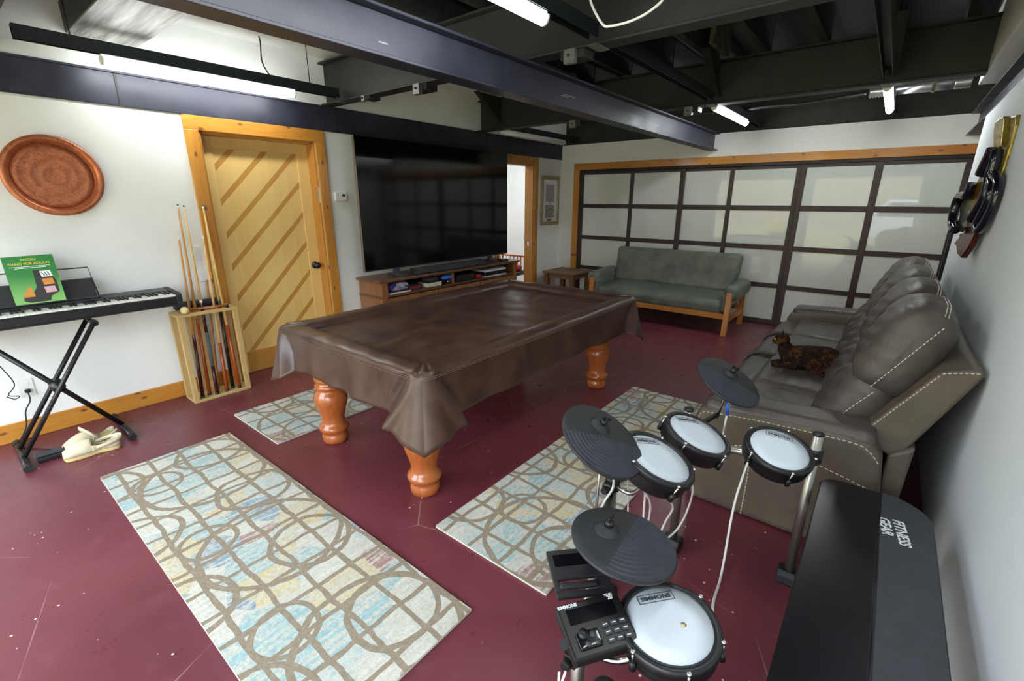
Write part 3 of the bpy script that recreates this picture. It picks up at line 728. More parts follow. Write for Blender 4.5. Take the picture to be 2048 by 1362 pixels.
t = shelf_thing('fabric_pouch', 'grey fabric pouch lying on the cream paged book', 'pouch', 3.5); t.location.z = zs+.056
MB().pillow(.06, .085, .018, .017, (0, 0, .012), T(-3.99, 3.5, zs+.078) @ rot('Z', 12)).build('body', M_grey, t)
MB().tube([(-3.94, 3.42, zs+.082), (-3.935, 3.58, zs+.083)], .003, 6).build('zip', M_blackm, t)
t = shelf_thing('blue_gadget', 'bright blue oval toy on a black stand in the shelf', 'toy', 3.70)
MB().ball((-3.945, 3.715, zs+.075), .04, .085, .028).build('shell', M_blue, t); MB().lathe([(.05, 0), (.05, .01), (.015, .015), (.012, .05)], 16, T(-3.945, 3.715, zs)).build('stand', M_black, t)
MB().lathe([(.012, 0), (.015, .02), (.0, .03)], 10, T(-3.915, 3.705, zs+.018)).build('tip', M_chrome, t)
t = shelf_thing('game_console', 'black game console box in the open shelf', 'console', 4.0)
box('case', M_black, t, -4.14, -3.91, 3.86, 4.16, zs, zs+.078, .006); box('slot', M_grey, t, -3.91, -3.909, 3.90, 4.05, zs+.045, zs+.05)
box('button', M_alu, t, -3.91, -3.907, 4.11, 4.125, zs+.04, zs+.055)
t = shelf_thing('red_controller', 'small red controller between the two consoles', 'controller', 4.25)
MB().pillow(.045, .05, .022, .02, (0, 0, .006), T(-3.96, 4.245, zs+.024)).build('body', M_red, t); MB().lathe([(.01, 0), (.01, .012), (.0, .016)], 10, T(-3.94, 4.235, zs+.046)).build('stick', M_black, t)
t = shelf_thing('white_console', 'white game console with black core lying flat on the shelf', 'console', 4.5)
box('core', M_black, t, -4.14, -3.92, 4.36, 4.74, zs+.012, zs+.062, .008)
MB().prism([(-4.15, zs+.066), (-3.905, zs+.062), (-3.90, zs+.085), (-4.15, zs+.098)], 1, 4.34, 4.76).build('shell', M_ps, t, .005)
MB().prism([(-4.15, zs), (-3.90, zs), (-3.905, zs+.010), (-4.15, zs+.010)], 1, 4.34, 4.76).build('shell', M_ps, t, .002)

# ---- small rustic side table
sd = thing('side_table', (-3.83, 6.19, 0), 'small rustic brown plank side table beside the settee', 'side table')
stz = .50
for i in range(4):
    a = 5.905+i*.1415; box('top_plank', M_rustic, sd, -4.115, -3.545, a, a+.138, stz-.03, stz, .004)
for x, y in ((-4.06, 5.96), (-3.60, 5.96), (-4.06, 6.42), (-3.60, 6.42)): box('leg', M_rusticz, sd, x-.035, x+.035, y-.035, y+.035, 0, stz-.03, .004)
for y in (5.96, 6.42): box('apron', M_rustic, sd, -4.025, -3.635, y-.012, y+.012, stz-.10, stz-.031, .003)
for x in (-4.06, -3.60): box('apron', M_rusticz, sd, x-.012, x+.012, 5.995, 6.385, stz-.10, stz-.031, .003)

# ---- grey-green leather settee with oak frame
se = thing('leather_settee', (-2.25, 6.1, 0), 'grey-green leather settee on an exposed honey oak frame', 'settee')
def obox(mb, p0, p1, wx, wy):       # square bar between two points
    p0, p1 = Vector(p0), Vector(p1); d = (p1-p0); L = d.length
    q = d.to_track_quat('Z', 'Y').to_matrix().to_4x4(); 
    X = Vector((1, 0, 0)); Zd = d.normalized(); X = (X-Zd*X.dot(Zd)).normalized(); Yd = Zd.cross(X)
    MM = Matrix(((X.x, Yd.x, Zd.x, p0.x), (X.y, Yd.y, Zd.y, p0.y), (X.z, Yd.z, Zd.z, p0.z), (0, 0, 0, 1)))
    return mb.box(-wx/2, wx/2, -wy/2, wy/2, 0, L, MM)
XL, XR = -3.155, -1.335
for x in (XL, XR):
    obox(MB(), (x, 5.715, 0), (x, 5.765, .515), .062, .045).build('leg', M_oakz, se, .004)
    obox(MB(), (x, 6.46, 0), (x, 6.42, .46), .062, .045).build('leg', M_oakz, se, .004)
    box('side_stretcher', M_oakz, se, x-.018, x+.018, 5.75, 6.43, .155, .215, .003)
    box('arm_support', M_oakz, se, x-.02, x+.02, 5.77, 6.42, .375, .42, .003)
box('front_rail', M_oakx, se, XL+.03, XR-.03, 5.735, 5.765, .195, .258, .003)
box('back_rail', M_oakx, se, XL+.03, XR-.03, 6.42, 6.45, .20, .26, .003)
sc = (XL+XR)/2; hw = (XR-XL)/2-.065
MB().pillow(hw, .315, .088, .065, (0, 0, .022), T(sc, 6.055, .335) @ rot('X', 4), 16).build('seat', M_green, se)
for k, (dx, dy) in enumerate(((-.42, .05), (.0, .04), (.45, .06))): MB().ball((sc+dx, 6.0+dy, .446), .012, .012, .004).build('button', M_green, se)
def lean(P, q):
    P = Vector(P); P.x *= 1 + .035*(1+q[2])/2
    P.y += .006*math.sin(P.x*46)*math.exp(-((P.x+.15)/.38)**2)*(1-abs(q[2])) if q[1] < 0 else 0
    return P
MB().pillow(hw-.02, .075, .255, .06, (0, .012, .0), T(sc, 6.375, .655) @ rot('X', -14), 26, lean).build('backrest', M_green, se)
for x, sg in ((XL, -1), (XR, 1)):
    a = MB().pillow(.088, .335, .095, .075, (0, 0, 0), T(x+sg*.005, 6.08, .512) @ rot('X', 2), 8, lambda P, q: Vector((P.x, P.y, P.z+(.0 if q[2] > -.2 else 0))))
    ao = a.build('armrest', M_green, se)
    MB().pillow(.03, .31, .11, .028, (0, 0, 0), T(x-sg*.062, 6.07, .385), 6).build('arm_inner_pad', M_green, se)
box('under_panel', MATS['dark_shelf_interior'], se, XL+.08, XR-.08, 5.80, 6.41, .225, .25)
# ------------------------------------------------------------------ brown reclining sofa
rs = thing('reclining_sofa', (-.13, 3.76, 0), 'long taupe brown leather reclining sofa with cream stitching', 'sofa')
SY = [2.50, 3.03, 3.70, 4.37, 5.02]; YE0, YE1 = 2.30, 5.22
def stitches(mb, path, step=.021, ln=.013, w_=.0022):
    P = smooth_path(path, 8); acc = 0; nxt = 0
    for i in range(len(P)-1):
        d = P[i+1]-P[i]; L = d.length
        if L < 1e-6: continue
        while nxt < acc+L:
            p = P[i]+d*((nxt-acc)/L); t = d.normalized(); mb.tube([p-t*ln/2, p+t*ln/2], w_, 4, True, False); nxt += step
        acc += L
    return mb
box('base', M_lsuede, rs, -.57, .17, YE0+.03, YE1-.03, .03, .32, .02)
def armshape(y0, y1, name):
    prof = [(-.600, .0), (.150, .0), (.178, .30), (.150, .515), (.105, .565), (.03, .585), (-.25, .575), (-.50, .553), (-.60, .535), (-.625, .47), (-.618, .25)]
    return MB().prism(prof, 1, y0, y1).build(name, M_lsuede, rs, .035, 4)
armshape(YE0, YE0+.235, 'armrest'); armshape(YE1-.235, YE1, 'armrest')
MB().pillow(.355, .105, .045, .04, (0, 0, .012), T(-.235, YE1-.115, .555) @ rot('Y', -2.5), 8).build('arm_pad', M_leather, rs)
MB().pillow(.355, .105, .045, .04, (0, 0, .012), T(-.235, YE0+.118, .548) @ rot('Y', -2.5), 8).build('arm_pad', M_leather, rs)
box('arm_seam', M_lsuede, rs, -.205, -.200, YE1-.22, YE1-.004, .40, .608)
mb = MB()
yo = YE0-.0012
stitches(mb, [(-.595, yo+.01, .40), (-.59, yo, .505), (-.50, yo, .528), (-.25, yo, .549), (.03, yo, .556), (.10, yo, .535), (.14, yo, .49)])
stitches(mb, [(-.60, yo, .30), (-.42, yo, .375), (-.38, yo, .372)], .021)
stitches(mb, [(-.405, yo, .38), (-.36, yo, .37), (-.335, yo, .29), (-.333, yo, .15), (-.335, yo, .02)], .019)
stitches(mb, [(-.405, yo, .385), (-.36, yo, .40), (-.29, yo, .445), (-.22, yo, .458)], .019)
stitches(mb, [(-.05, yo, .405), (.04, yo, .385), (.13, yo, .362)], .021)
tag(mb.build('arm_stitching', M_cream, rs), kind='stuff')
for i in range(4):
    y0, y1 = SY[i], SY[i+1]; yc, hy = (y0+y1)/2, (y1-y0)/2-.004
    MB().pillow(.285, hy, .075, .055, (0, 0, .02), T(-.235, yc, .405) @ rot('Y', 2), 20, lambda P, q: Vector((P.x, P.y, P.z+(.003*math.sin(P.x*60+P.y*25+2*math.sin(P.y*14))*(1-q[0]**4)*(1-q[1]**4) if q[2] > 0 else 0)))).build('seat_cushion', M_leather, rs)
    # rolled footrest
    MB().pillow(.105, hy+.0, .165, .085, (.015, 0, .012), T(-.575, yc, .295) @ rot('Y', 6), 7).build('footrest', M_leather, rs)
    # lower back cushion
    MB().pillow(.085, hy, .205, .075, (.035, 0, .0), T(.005, yc, .600) @ rot('Y', 27), 24, lambda P, q: Vector((P.x-(.0045*math.sin(P.z*70+P.y*22+2*math.sin(P.y*9))+.003*math.sin(P.y*95+P.z*20))*(1-q[1]**4)*(1-q[2]**4) if q[0] < 0 else P.x, P.y, P.z))).build('back_cushion', M_leather, rs)
    # pillow headrest
    def hd(P, q):
        P = Vector(P); sd = max(0, q[1]*q[1]-.25)/.75
        P.z -= .030*sd*(1+q[2])/2; P.x -= (.020*(1-q[2])/2) * (1 if q[0] < 0 else 0)
        P.x += (.0055*math.sin(P.y*62+3*math.sin(P.z*11))*max(0, .25-q[2])+.0025*math.sin(P.z*85+P.y*17))*(1-q[1]**6) if q[0] < .2 else 0
        return P
    h_ = MB().pillow(.098, hy+.006, .205, .085, (.035, 0, .03), T(.148, yc, .915) @ rot('Y', 20), 24, hd).build('headrest', M_leather, rs)
    mb = MB(); MM = T(.148, yc, .915) @ rot('Y', 20)
    for off in (.010, .022):
        stitches(mb, [MM @ Vector((off+.01, -hy*.9+1.8*hy*k/8, .237-.036*max(0, (abs(k-4)/4)**2-.2))) for k in range(9)], .018, .011, .002)
    tag(mb.build('headrest_stitching', M_cream, h_), kind='stuff')
# reclined back shell and its stitched end panel
shell = [(.045, .545), (.20, .470), (.388, .905), (.378, .93), (.265, .90)]
MB().prism(shell, 1, YE0+.125, YE1-.125).build('back_shell', M_lsuede, rs, .018, 3)
MB().prism([(.16, .03), (.235, .03), (.25, .56), (.17, .50)], 1, YE0+.10, YE1-.10).build('rear_panel', M_lsuede, rs, .012, 2)
yb = YE0+.1238
mb = MB(); stitches(mb, [(.068, yb, .562), (.16, yb, .715), (.262, yb, .882)], .016, .010, .002); stitches(mb, [(.272, yb, .893), (.33, yb, .908), (.38, yb, .916)], .016, .010, .002)
tag(mb.build('shell_stitching', M_cream, rs), kind='stuff')
# end stitching of the near headrest and back cushion
MM = T(.148, (SY[0]+SY[1])/2, .915) @ rot('Y', 20); hy = (SY[1]-SY[0])/2
mb = MB(); stitches(mb, [MM @ Vector((-.03+.01*k, -hy-.008, -.17+.05*k)) for k in range(8)], .017, .011, .0022)
MM2 = T(.005, (SY[0]+SY[1])/2, .60) @ rot('Y', 27)
stitches(mb, [MM2 @ Vector((-.02, -hy+.001, -.14)), MM2 @ Vector((-.02, -hy+.0, 0)), MM2 @ Vector((.0, -hy+.001, .15))], .019, .012, .0022)
tag(mb.build('end_stitching', M_cream, rs), kind='stuff')
for i in (2, 3):                      # braided seams between the footrests
    pts = []
    for k in range(19):
        a = PI*1.12*k/18; pts.append((-.575-.108*math.cos(PI-a)*1.02-.0, SY[i]+.02, .385+.10*math.sin(a)-.02))
    pts = [(-.468, SY[i], .452), (-.50, SY[i], .468), (-.55, SY[i], .475), (-.60, SY[i], .472), (-.64, SY[i], .455), (-.672, SY[i], .425), (-.690, SY[i], .38), (-.692, SY[i], .32), (-.685, SY[i], .25)]
    P = smooth_path(pts, 7); mb = MB()
    for ph in (0, 2*PI/3, 4*PI/3):
        mb.tube([p+Vector((.004*math.cos(k*.9+ph)*.4, .010*math.cos(k*.9+ph), .007*math.sin(k*.9+ph))) for k, p in enumerate(P)], .0085, 6)
    mb.build('braided_seam', MATS['dark_leather'] if 'dark_leather' in MATS else mottled('dark_leather', srgb(52, 46, 42), srgb(70, 62, 56), 20, .5), rs)

# ------------------------------------------------------------------ tortoiseshell cat
M_fur = mat('tortoiseshell_fur', (.05, .03, .02), .85, spec=.15); nt, b = parts(M_fur); v = coords(nt)
f1 = noise(nt, v, 26, 6, .7, .6); f2 = noise(nt, coords(nt, (1, 1, 2)), 120, 4, .7)
c = ramp(nt, mth(nt, 'ADD', mth(nt, 'MULTIPLY', f1, .8), mth(nt, 'MULTIPLY', f2, .22)), [(.40, srgb(22, 16, 14)), (.53, srgb(40, 25, 17)), (.59, srgb(96, 58, 26)), (.66, srgb(38, 23, 16)), (.80, srgb(140, 98, 50))])
nt.links.new(c, b.inputs['Base Color']); bump(nt, b, f2, .7, .006)
ct = thing('cat', (-.27, 3.44, .485), 'tortoiseshell cat lying on the brown sofa seat with head raised', 'cat')
def catpt(a, s, h):                    # a along body (0 rump .. front), s sideways, h up
    ang = math.radians(194); o = Vector((-.115, 3.46, .492)); d = Vector((math.cos(ang), math.sin(ang), 0)); n = Vector((-d.y, d.x, 0))
    return o + d*a + n*s + Vector((0, 0, h))
mb = MB()
sp = [(-.03, .0, .045, .040), (.0, 0, .070, .072), (.06, 0, .082, .088), (.13, 0, .080, .086), (.20, 0, .082, .080), (.255, 0, .092, .068), (.285, .004, .118, .052), (.305, .006, .145, .042), (.32, .008, .160, .03)]
mb.tube(smooth_path([catpt(a, s, h) for a, s, h, r in sp], 4), [q for k in range(len(sp)-1) for q in [sp[k][3]+(sp[k+1][3]-sp[k][3])*j/4 for j in range(4)]]+[sp[-1][3]], 16)
hc = catpt(.322, .006, .188)
hd_ = math.radians(188); hf = Vector((math.cos(hd_), math.sin(hd_), -.12)).normalized(); hs = Vector((-hf.y, hf.x, 0)).normalized(); hu = hf.cross(hs) * -1
if hu.z < 0: hu = -hu
HM = Matrix(((hf.x, hs.x, hu.x, hc.x), (hf.y, hs.y, hu.y, hc.y), (hf.z, hs.z, hu.z, hc.z), (0, 0, 0, 1)))
mb.ball((0, 0, 0), .047, .046, .041, 16, HM); mb.ball((.036, 0, -.012), .022, .024, .019, 12, HM)
for sgn in (-1, 1):
    mb.ball((.01, sgn*.026, -.012), .026, .022, .022, 10, HM)
    E = [(.008, sgn*.014, .026), (-.016, sgn*.020, .024), (.0, sgn*.043, .014), (-.004, sgn*.036, .078)]
    mb.add(E, [(0, 1, 2), (0, 1, 3), (1, 2, 3), (2, 0, 3)], False, HM)
    mb.tube([catpt(.22, sgn*.045, .03), catpt(.29, sgn*.040, .022), catpt(.335, sgn*.032, .018)], [.036, .024, .018], 10); mb.ball(catpt(.345, sgn*.031, .016), .021, .018, .016)
    mb.ball(catpt(.035, sgn*.055, .055), .062, .045, .055); mb.ball(catpt(.10, sgn*.082, .020), .05, .02, .02)
mb.tube(smooth_path([catpt(-.02, .02, .035), catpt(-.035, .07, .022), catpt(.02, .115, .018), catpt(.10, .118, .016)], 5), .016, 8)
mb.build('body', M_fur, ct, remesh=.006)
M_eye = mat('amber_eye', srgb(170, 140, 30), .1); M_nose = mat('dark_nose', srgb(50, 26, 26), .4)
for sgn in (-1, 1): MB().ball((.037, sgn*.020, .008), .008, .007, .007, 10, HM).build('eye', M_eye, ct)
MB().ball((.056, 0, -.006), .005, .007, .005, 8, HM).build('nose', M_nose, ct)

# ------------------------------------------------------------------ electronic drum kit
M_rub = mottled('black_rubber', srgb(32, 33, 36), srgb(42, 43, 46), 25, .55)
M_rub2 = mottled('bow_zone_rubber', srgb(44, 47, 56), srgb(54, 58, 68), 30, .48)
nt, b = parts(M_rub2); tcn = node(nt, 'ShaderNodeTexCoord'); wv = node(nt, 'ShaderNodeTexWave', {'Vector': tcn.outputs['Object'], 'Scale': 22.0}, wave_type='RINGS', rings_direction='Z')
bump(nt, b, wv.outputs[1], .35, .002)
M_mesh = mottled('white_mesh_head', srgb(206, 216, 226), srgb(212, 221, 230), 200, .6)
M_hoop = mat('black_rubber_hoop', srgb(26, 27, 30), .38)
M_ink = mat('black_ink', srgb(60, 66, 70), .6)
M_blueband = mat('blue_tape', srgb(40, 90, 190), .5)
dk = thing('electronic_drum_kit', (-.35, 1.45, 0), 'electronic drum kit with white mesh pads and black rubber cymbals', 'drum kit')
def tilted(c, n, up=(0, 1, 0)):
    Z = Vector(n).normalized(); X = Vector(up).cross(Z).normalized(); Y = Z.cross(X)
    return Matrix(((X.x, Y.x, Z.x, c[0]), (X.y, Y.y, Z.y, c[1]), (X.z, Y.z, Z.z, c[2]), (0, 0, 0, 1)))
def pad(c, n, R, name, logo_ang, depth=.062, lugs=5, lug0=0, logo=True, mesh_r=.86):
    MM = tilted(c, n); sh = MB().lathe([(R*.55, -depth-.014), (R*.9, -depth-.010), (R*.985, -depth+.006), (R*.99, -.024), (R*1.0, -.020), (R*.97, -.016), (R*.97, -.014)], 48, MM).build(name, M_black, dk)
    sh['label'] = 'round electronic drum pad with white mesh head'
    MB().lathe([(R*.965, -.022), (R*1.03, -.020), (R*1.035, -.004), (R*1.01, .004), (R*.95, .005), (R*mesh_r, .001), (R*mesh_r, -.006)], 48, MM).build('rim', M_hoop, sh)
    MB().lathe([(0, .0), (R*.5, .0), (R*(mesh_r+.02), .0), (R*(mesh_r+.02), -.004)], 48, MM).build('mesh_head', M_mesh, sh)
    for k in range(lugs):
        a = lug0+2*PI*k/lugs; ca, sa = math.cos(a)*R*1.03, math.sin(a)*R*1.03
        lm = MB().tube([MM @ Vector((ca, sa, .005)), MM @ Vector((ca, sa, -depth*.85))], .0035, 8); lm.lathe([(.0062, 0), (.0062, .004), (.004, .008), (0, .008)], 10, MM @ T(ca, sa, .001))
        lm.build('tension_lug', M_chrome, sh)
        MB().tube([MM @ Vector((ca*1.0, sa*1.0, -depth*.45)), MM @ Vector((ca*1.0, sa*1.0, -depth*.95))], .009, 8).build('lug_casing', M_black, sh)
    if logo:
        LM = tilted(c, n, logo_ang) @ T(0, R*.62, .0012)
        s_ = R*.135
        text('logo', 'SIMMONS', M_ink, sh, LM, s_, .0002, sx=1.15, bold=.0004)
        q = MB(); w2, h2, e = R*.40, R*.105, R*.012
        for (x0, x1, yy0, yy1) in ((-w2, w2, h2-e, h2), (-w2, w2, -h2, -h2+e), (-w2, -w2+e, -h2, h2), (w2-e, w2, -h2, h2)): q.box(x0, x1, yy0, yy1, -.0003, .0003, LM)
        q.build('logo_frame', M_ink, sh)
    return sh
S3, S2, S1, SN = Vector((-.182, 1.894, .629)), Vector((-.441, 1.709, .686)), Vector((-.473, 1.390, .717)), Vector((-.241, .903, .586))
def pdir(a, b_, z): d = hit(*b_, 2, z)-hit(*a, 2, z); d.z = 0; return d.normalized()
pad(S3, (.227, -.224, 1), .122, 'tom_pad', pdir((1557, 900), (1550, 871), .63), lug0=.3)
pad(S2, (.358, .062, 1), .128, 'tom_pad', pdir((1394, 868), (1360, 843), .69), lug0=.9)
pad(S1, (.397, .096, 1), .128, 'tom_pad', pdir((1328, 920), (1296, 896), .72), lug0=.6)
pad(SN, (-.018, -.092, 1), .1165, 'snare_pad', pdir((1340, 1250), (1312, 1197), .586), .055, 6, .2)
for dx, dy in ((.05, -.02),): MB().lathe([(.007, 0), (0, .0003)], 12, tilted(hit(1367, 1250, 2, .588)+Vector((0, 0, .0005)), (-.018, -.092, 1))).build('tape_spot', mat('tan_mark', srgb(205, 180, 140), .7), dk)
def cymbal(c, n, R, zd, label):
    MM = tilted(c, n, zd); dome = lambda r: .010*(1-(r/R)**1.6)
    cy = MB().lathe([(0, dome(0)), (R*.3, dome(R*.3)), (R*.6, dome(R*.6)), (R*.85, dome(R*.85)), (R*.97, dome(R*.97)), (R, -.004), (R*.99, -.009), (R*.6, -.003), (0, .001)], 72, MM).build('cymbal_pad', M_rub, dk); cy['label'] = label
    V = []
    for i in range(13):
        y = (R*.985)*i/12; hw_ = math.sqrt(max(0, (R*.985)**2-y*y))
        for k in range(29): x = -hw_+2*hw_*k/28; V.append((x, y, dome(min(R, math.hypot(x, y)))+.0014))
    ob = MB().add(V, [(i*29+k, i*29+k+1, (i+1)*29+k+1, (i+1)*29+k) for i in range(12) for k in range(28)], True).build('bow_zone', M_rub2, None)
    ob.data.transform(T(*ob.location)); ob.matrix_basis = MM; setp(ob, cy)
    BM_ = MM @ T(0, -.34*R, dome(.34*R)-.003)
    MB().lathe([(.040, 0), (.034, .004), (.026, .012), (.020, .016), (.012, .018), (0, .018)], 32, BM_).build('bell', M_rub, cy)
    MB().lathe([(.013, .016), (.013, .028), (.009, .033), (.004, .034), (.004, .050), (0, .051)], 14, BM_).build('wing_nut', M_black, cy)
    MB().box(-.016, .016, -.003, .003, .034, .048, BM_).build('nut_wing', M_black, cy, .002)
    return BM_
C1c, C2c, HH = Vector((-.611, 1.246, .80)), Vector((-.446, 2.136, .770)), Vector((-.402, .982, .685))
m1 = cymbal(C1c, (.608, .038, 1), .150, pdir((1206, 884), (1226, 907), .8), 'steeply tilted black rubber cymbal pad over the rug')
m2 = cymbal(C2c, (.555, -.126, 1), .150, pdir((1458, 765), (1464, 787), .77), 'black rubber cymbal pad in front of the sofa arm')
m3 = cymbal(HH, (.127, .096, 1), .140, pdir((1248, 1090), (1276, 1101), .685), 'ridged black rubber hi-hat pad above the sound module')
def rod(a, b_, r, m, name='rod', n=12): return MB().tube([a, b_], r, n).build(name, m, dk)
# rack posts
PR, PM, PL, PF = Vector((-.072, 1.985, 0)), Vector((-.53, 1.87, 0)), Vector((-.645, 1.42, 0)), Vector((-.44, .84, 0))
for p, h in ((PR, .69), (PM, .70), (PL, .62), (PF, .50)):
    rod(p+Vector((0, 0, .04)), p+Vector((0, 0, h)), .0185, M_alu, 'post', 18)
    MB().lathe([(.0195, h-.002), (.0195, h+.006), (.014, h+.010), (0, h+.010)], 16, T(*p)).build('post_cap', M_black, dk)
    MB().prism([(-.045, 0), (.045, 0), (.04, .035), (.024, .055), (-.024, .055), (-.04, .035)], 0, p.x-.04, p.x+.04, T(0, p.y, 0)).build('rubber_foot', M_black, dk, .006)
def clampo(p, z): 
    k = MB().tube([Vector((p.x, p.y, z-.028)), Vector((p.x, p.y, z+.028))], .028, 14); k.box(p.x-.018, p.x+.018, p.y-.052, p.y-.02, z-.018, z+.018); k.build('clamp', M_black, dk, .004)
    MB().tube([(p.x, p.y-.052, z), (p.x, p.y-.072, z)], .013, 8).build('clamp_knob', M_black, dk)
for p, z in ((PR, .60), (PM, .585), (PL, .53), (PF, .42)): clampo(p, z)
rod(PR+Vector((0, 0, .555)), PM+Vector((0, 0, .555)), .0165, M_alu, 'crossbar'); rod(PM+Vector((0, 0, .545)), PL+Vector((0, 0, .53)), .0165, M_alu, 'crossbar'); rod(PL+Vector((0, 0, .49)), PF+Vector((0, 0, .42)), .0165, M_alu, 'crossbar')
# pad arms
for p, s_, z in ((PR, S3, .60), (PM, S2, .585), (PL, S1, .53), (PF, SN, .42)):
    e = s_-Vector((0, 0, .06)); m_ = (p+Vector((0, 0, z))).lerp(e, .5); m_.z = z
    MB().tube(smooth_path([p+Vector((0, 0, z)), m_, e], 6), .0085, 10).build('pad_arm', M_chrome, dk)
# cymbal stands: thin rods
for MMc, c_, p, z in ((m1, C1c, PL, .55), (m2, C2c, PM, .62), (m3, HH, PF, .44)):
    foot = Vector((c_.x-.03, c_.y+.01, z-.05)) if c_ is not C1c else Vector((c_.x-.03, c_.y+.03, .30))
    rod(foot, MMc @ Vector((0, 0, .03)), .0055, M_chrome, 'cymbal_rod', 10)
    MB().tube([p+Vector((0, 0, z-.03)), foot+Vector((0, 0, .02))], .011, 8).build('cymbal_arm', M_black, dk)
# sound module with lid-like rear tray
md = bpy.data.objects.new('sound_module', None); COL.objects.link(md); setp(md, dk); md['label'] = 'black sound module with a screen, knobs and nine buttons'
MZ = .60
mo = hit(1110, 1212, 2, MZ); mxp = hit(1232, 1180, 2, MZ+.004); myp = hit(1158, 1322, 2, MZ-.028)
MMm = basis(mo, mxp-mo, mo-myp); MW = (mxp-mo).length; MH = (myp-mo).length
MB().box(0, MW, -MH, 0, -.035, 0, MMm).build('case', M_black, dk, .006); modc = [o for o in dk.children if o.name.startswith('case')][-1]
setp(modc, md) if False else None
modc.name = 'sound_module'; modc['label'] = md['label']; bpy.data.objects.remove(md)
M_gloss = mat('dark_gloss_panel', srgb(14, 14, 17), .12)
M_key = mat('grey_rubber_button', srgb(58, 60, 66), .5)
M_print = mat('white_print', srgb(225, 228, 230), .5)
MB().box(MW*.12, MW*.86, -MH*.42, -MH*.14, -.001, .0012, MMm).build('screen', M_gloss, modc)
for i in range(3):
    for j in range(3):
        x, y = MW*(.60+.135*i), -MH*(.56+.135*j)
        k_ = MB().box(x-MW*.052, x+MW*.052, y-MH*.045, y+MH*.045, -.002, .005, MMm).build('button', M_key, modc, .002)
        MB().box(x-MW*.03, x+MW*.03, y-MH*.008, y+MH*.008, .005, .0054, MMm).build('button_mark', M_print, k_)
MB().pillow(MW*.17, MH*.15, .004, .0035, (0, 0, 0), MMm @ T(MW*.30, -MH*.72, .002)).build('control_panel', M_gloss, modc)
for x, y, r_ in ((.23, .64, .012), (.37, .66, .008), (.26, .80, .007), (.40, .80, .007)):
    MB().lathe([(r_, 0), (r_*.92, .012 if r_ > .01 else .005), (0, .012 if r_ > .01 else .005)], 18, MMm @ T(MW*x, -MH*y, .003)).build('knob', M_black if r_ > .01 else M_key, modc)
text('module_logo', 'SIMMONS', M_print, modc, MMm @ T(MW*.17, -MH*.075, .0008), MW*.07, .0003, sx=1.0, bold=.0004)
text('model_print', 'TITAN', M_print, modc, MMm @ T(MW*.84, -MH*.045, .0008), MW*.045, .0003, bold=.0003)
text('model_print', '20', M_print, modc, MMm @ T(MW*.85, -MH*.105, .0008), MW*.085, .0003, bold=.0005)
# tablet holder tray behind the module
t0_ = hit(1115, 1196, 2, .585); t1_ = hit(1208, 1186, 2, .585); t2_ = hit(1118, 1102, 2, .60)
TM = basis(t0_, t1_-t0_, t2_-t0_); TW = (t1_-t0_).length; TH = (t2_-t0_).length
hol = MB()
for x0, x1, y0, y1 in ((0, TW*1.25, .0, TH*.12), (0, TW*1.25, TH*.36, TH), (0, TW*.12, TH*.12, TH*.36), (TW*.92, TW*1.25, TH*.12, TH*.36)): hol.box(x0, x1, y0, y1, -.012, 0, TM)
ho_ = hol.build('tablet_tray', M_blackm, dk, .003)
MB().box(TW*.12, TW*.95, TH*.62, TH*.88, -.001, .001, TM).build('tray_window', M_gloss, ho_)
MB().pillow(TW*.42, TH*.06, .008, .007, (0, 0, 0), TM @ T(TW*.52, TH*.20, .0)).build('tray_handle', M_blackm, ho_)
MB().tube([mo+Vector((.06, -.05, -.03)), PF+Vector((0, 0, .40))], .012, 10).build('module_arm', M_black, dk)
# white cables
def cable(pts, name='white_lead', r=.0042): return MB().tube(smooth_path(pts, 8), r, 8).build(name, M_cablew, dk)
fl = lambda x, y, z: hit(x, y, 2, z)
cable([S3+Vector((-.085, -.085, -.04)), fl(1475, 985, .50), fl(1462, 1040, .40), fl(1450, 1110, .30), fl(1440, 1160, .26), fl(1425, 1218, .40), SN+Vector((.115, .03, -.03))])
cable([S2+Vector((-.01, -.11, -.05)), fl(1385, 975, .45), fl(1375, 1020, .30), fl(1355, 1058, .22), fl(1325, 1085, .2)])
cable([C2c+Vector((.03, -.06, -.02)), fl(1452, 838, .66), fl(1446, 870, .58), S2+Vector((.08, .05, -.06))]); MB().tube([fl(1456, 808, .735), fl(1454, 830, .68)], .0062, 8).build('cable_band', M_blueband, dk)
cable([S1+Vector((-.08, -.07, -.02)), fl(1291, 945, .60), fl(1291, 975, .50), fl(1287, 1030, .40), fl(1285, 1090, .3)])
cable([C1c+Vector((.07, -.06, -.05)), fl(1226, 975, .60), fl(1205, 1010, .5), fl(1190, 1060, .4), PF+Vector((0, .12, .3))])
cable([S1+Vector((-.02, -.11, -.05)), fl(1300, 1005, .48), fl(1295, 1050, .35), fl(1285, 1100, .25)])
cable([S1+Vector((.01, -.10, -.05)), fl(1345, 1010, .4), fl(1330, 1045, .3), fl(1305, 1100, .2)])
cable([S1+Vector((-.11, .0, -.04)), fl(1256, 985, .42), fl(1256, 1040, .3)], r=.003)
cable([mo+Vector((.085, -.11, -.035)), mo+Vector((.09, -.115, -.12)), mo+Vector((.10, -.10, -.25)), PF+Vector((.08, -.12, .05)), PF+Vector((.10, -.2, .006))], r=.0028)
cable([mo+Vector((.095, -.10, -.035)), mo+Vector((.085, -.12, -.12)), mo+Vector((.07, -.09, -.25)), PF+Vector((.02, -.12, .05)), PF+Vector((.0, -.22, .006))], r=.0028)
